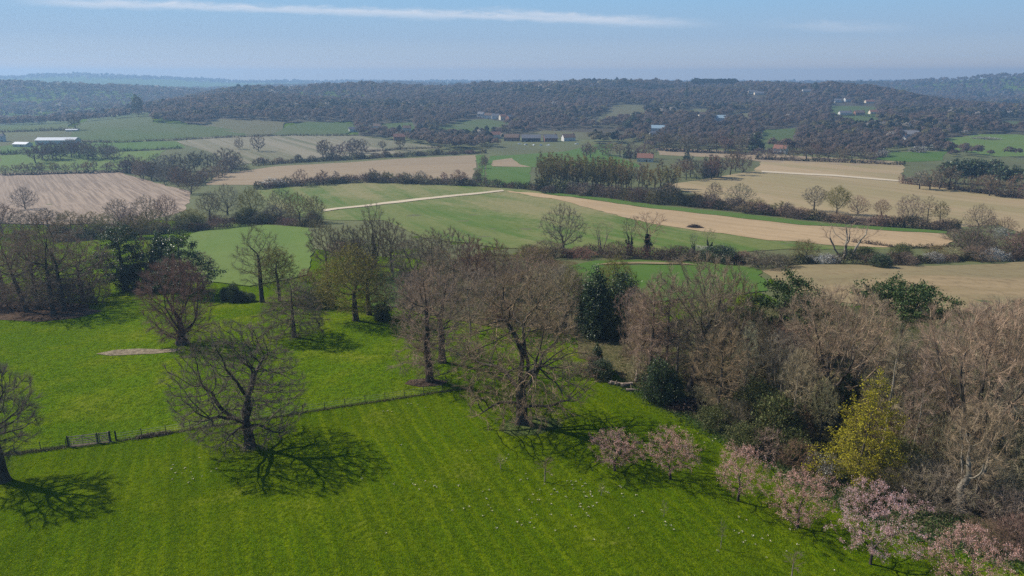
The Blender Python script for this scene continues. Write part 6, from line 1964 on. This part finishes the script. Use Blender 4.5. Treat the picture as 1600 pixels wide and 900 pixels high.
# daffodil clumps
rng = np.random.default_rng(95)
k = 8
S = np.stack([rng.normal(0, .14, k * 2), rng.normal(0, .12, k * 2), np.zeros(k * 2)], -1)
d = unit(np.stack([rng.normal(0, .25, k * 2), rng.normal(0, .25, k * 2), np.ones(k * 2)], -1))
vL, qL, *_ = ribbons(rng, S, d, np.full(k * 2, .26), np.full(k * 2, .025))
leafme = mesh_np('leaves', vL, qL, M['stem'])
C = np.stack([rng.normal(0, .15, k), rng.normal(0, .12, k), rng.uniform(.2, .32, k)], -1)
vP, qP = merge([cards(rng, C, np.full(k, .15), np.array([0, -.3, .6]), 1.0), cards(rng, C + rng.normal(0, .01, C.shape), np.full(k, .125), np.array([0, -.3, .6]), 1.0)])
flowme = mesh_np('flowers', vP, qP, M['petal_cream'])
DAF = [(800 + x / 4, 675 + y / 4) for x, y in [
    (83, 265), (55, 305), (92, 298), (248, 272), (205, 330), (175, 365), (262, 366), (247, 395), (280, 383), (335, 413), (133, 397), (108, 425), (125, 443), (162, 432), (175, 428), (243, 453), (345, 312), (370, 312), (395, 314), (378, 337),
    (385, 358), (432, 300), (442, 343), (458, 330), (450, 383), (488, 377), (455, 408), (468, 412), (492, 393), (497, 408), (430, 455), (428, 475), (447, 488), (480, 475), (500, 470), (523, 450), (462, 512), (475, 532), (372, 525), (152, 522),
    (123, 543), (245, 523), (107, 572), (62, 585), (140, 605), (272, 622), (397, 598), (545, 375), (568, 358), (590, 378), (600, 388), (670, 345), (682, 348), (688, 393), (693, 410), (778, 400), (813, 502), (768, 527), (934, 495), (955, 565),
    (957, 590), (990, 590), (1008, 613), (725, 605), (1420, 535), (1465, 552), (1385, 622), (1412, 638), (1435, 628), (1455, 685), (1440, 695), (1500, 655), (1565, 672), (1522, 707), (1590, 790), (40, 495), (35, 570), (510, 677), (1283, 750)]]
DAF += [(400 + x / 4, 675 + y / 4) for x, y in [
    (862, 329), (970, 300), (980, 328), (996, 337), (1022, 364), (1060, 312), (1117, 343), (1130, 348), (1268, 339), (1415, 377), (1455, 370), (1437, 421), (1450, 462), (1465, 480), (1478, 498), (1418, 530), (1227, 495), (1300, 485), (1330, 470),
    (1500, 607), (1560, 172), (1580, 145), (1545, 182), (905, 87), (810, 637), (660, 295), (1320, 120), (1342, 122)]]
D2 = [(x / 4, 675 + y / 4) for x, y in [(1075, 235), (1100, 262), (1140, 262), (1200, 285), (1210, 300), (1265, 280), (1075, 300), (1080, 210), (1160, 230), (1190, 255), (1250, 165), (1180, 320), (1320, 250), (1350, 235)]]
D3 = [(400 + x / 4, 480 + y / 4) for x, y in [(950, 605), (1013, 613), (1058, 632), (795, 655), (822, 652), (850, 657), (970, 608)]]
D4 = [(1107, 684), (1112, 690), (1100, 692), (1118, 687), (1090, 678), (1200, 838), (1203, 846), (1234, 828), (1246, 853), (1228, 862), (1302, 892)]
for pts, lb, gr in [(DAF, 'small cream daffodil clump dotted in the open lawn around the saplings', 'daffodil clumps on the open lawn'), (D2, 'small whitish daffodil clump in the shade left of the spreading oak trunk', 'daffodil clumps by the spreading oak'),
                    (D3, 'small white daffodil clump just below the fence ditch', 'daffodil clumps by the ditch'), (D4, 'small pale daffodil clump near the cherries and the wood edge', 'daffodil clumps by the wood edge')]:
    for x, y in pts:
        b = gp(x, y)
        s = rng.uniform(.30, .55)
        e = empty('daffodil_clump', (b[0], b[1], b[2] + .02), rng.uniform(0, 6.28), (s * 1.2, s * .9, s))
        tag(e, lb, 'flower clump', gr)
        obj('leaves', leafme, e)
        obj('flowers', flowme, e)

# ------------------------------------------------------------------ haze
HAZE = 0.00025
me = bpy.data.meshes.new('haze')
hm = MB()
zlo, zhi = float(V_lo) - 1 if 'V_lo' in globals() else -75.0, 112.0
hm.box((0, 0, (zlo + zhi) / 2), (13800, 13800, zhi - zlo))
m, nt = newmat('haze_air')
o = nd(nt, 'ShaderNodeOutputMaterial')
pv = nd(nt, 'ShaderNodeVolumePrincipled')
pv.inputs['Color'].default_value = (0.34, 0.55, 0.82, 1)
pv.inputs['Density'].default_value = HAZE
pv.inputs['Anisotropy'].default_value = 0.25
nt.links.new(pv.outputs[0], o.inputs['Volume'])
hz = hm.build('haze', m)
tag(hz, 'thin blue air haze over the whole valley', 'haze', None, 'stuff')
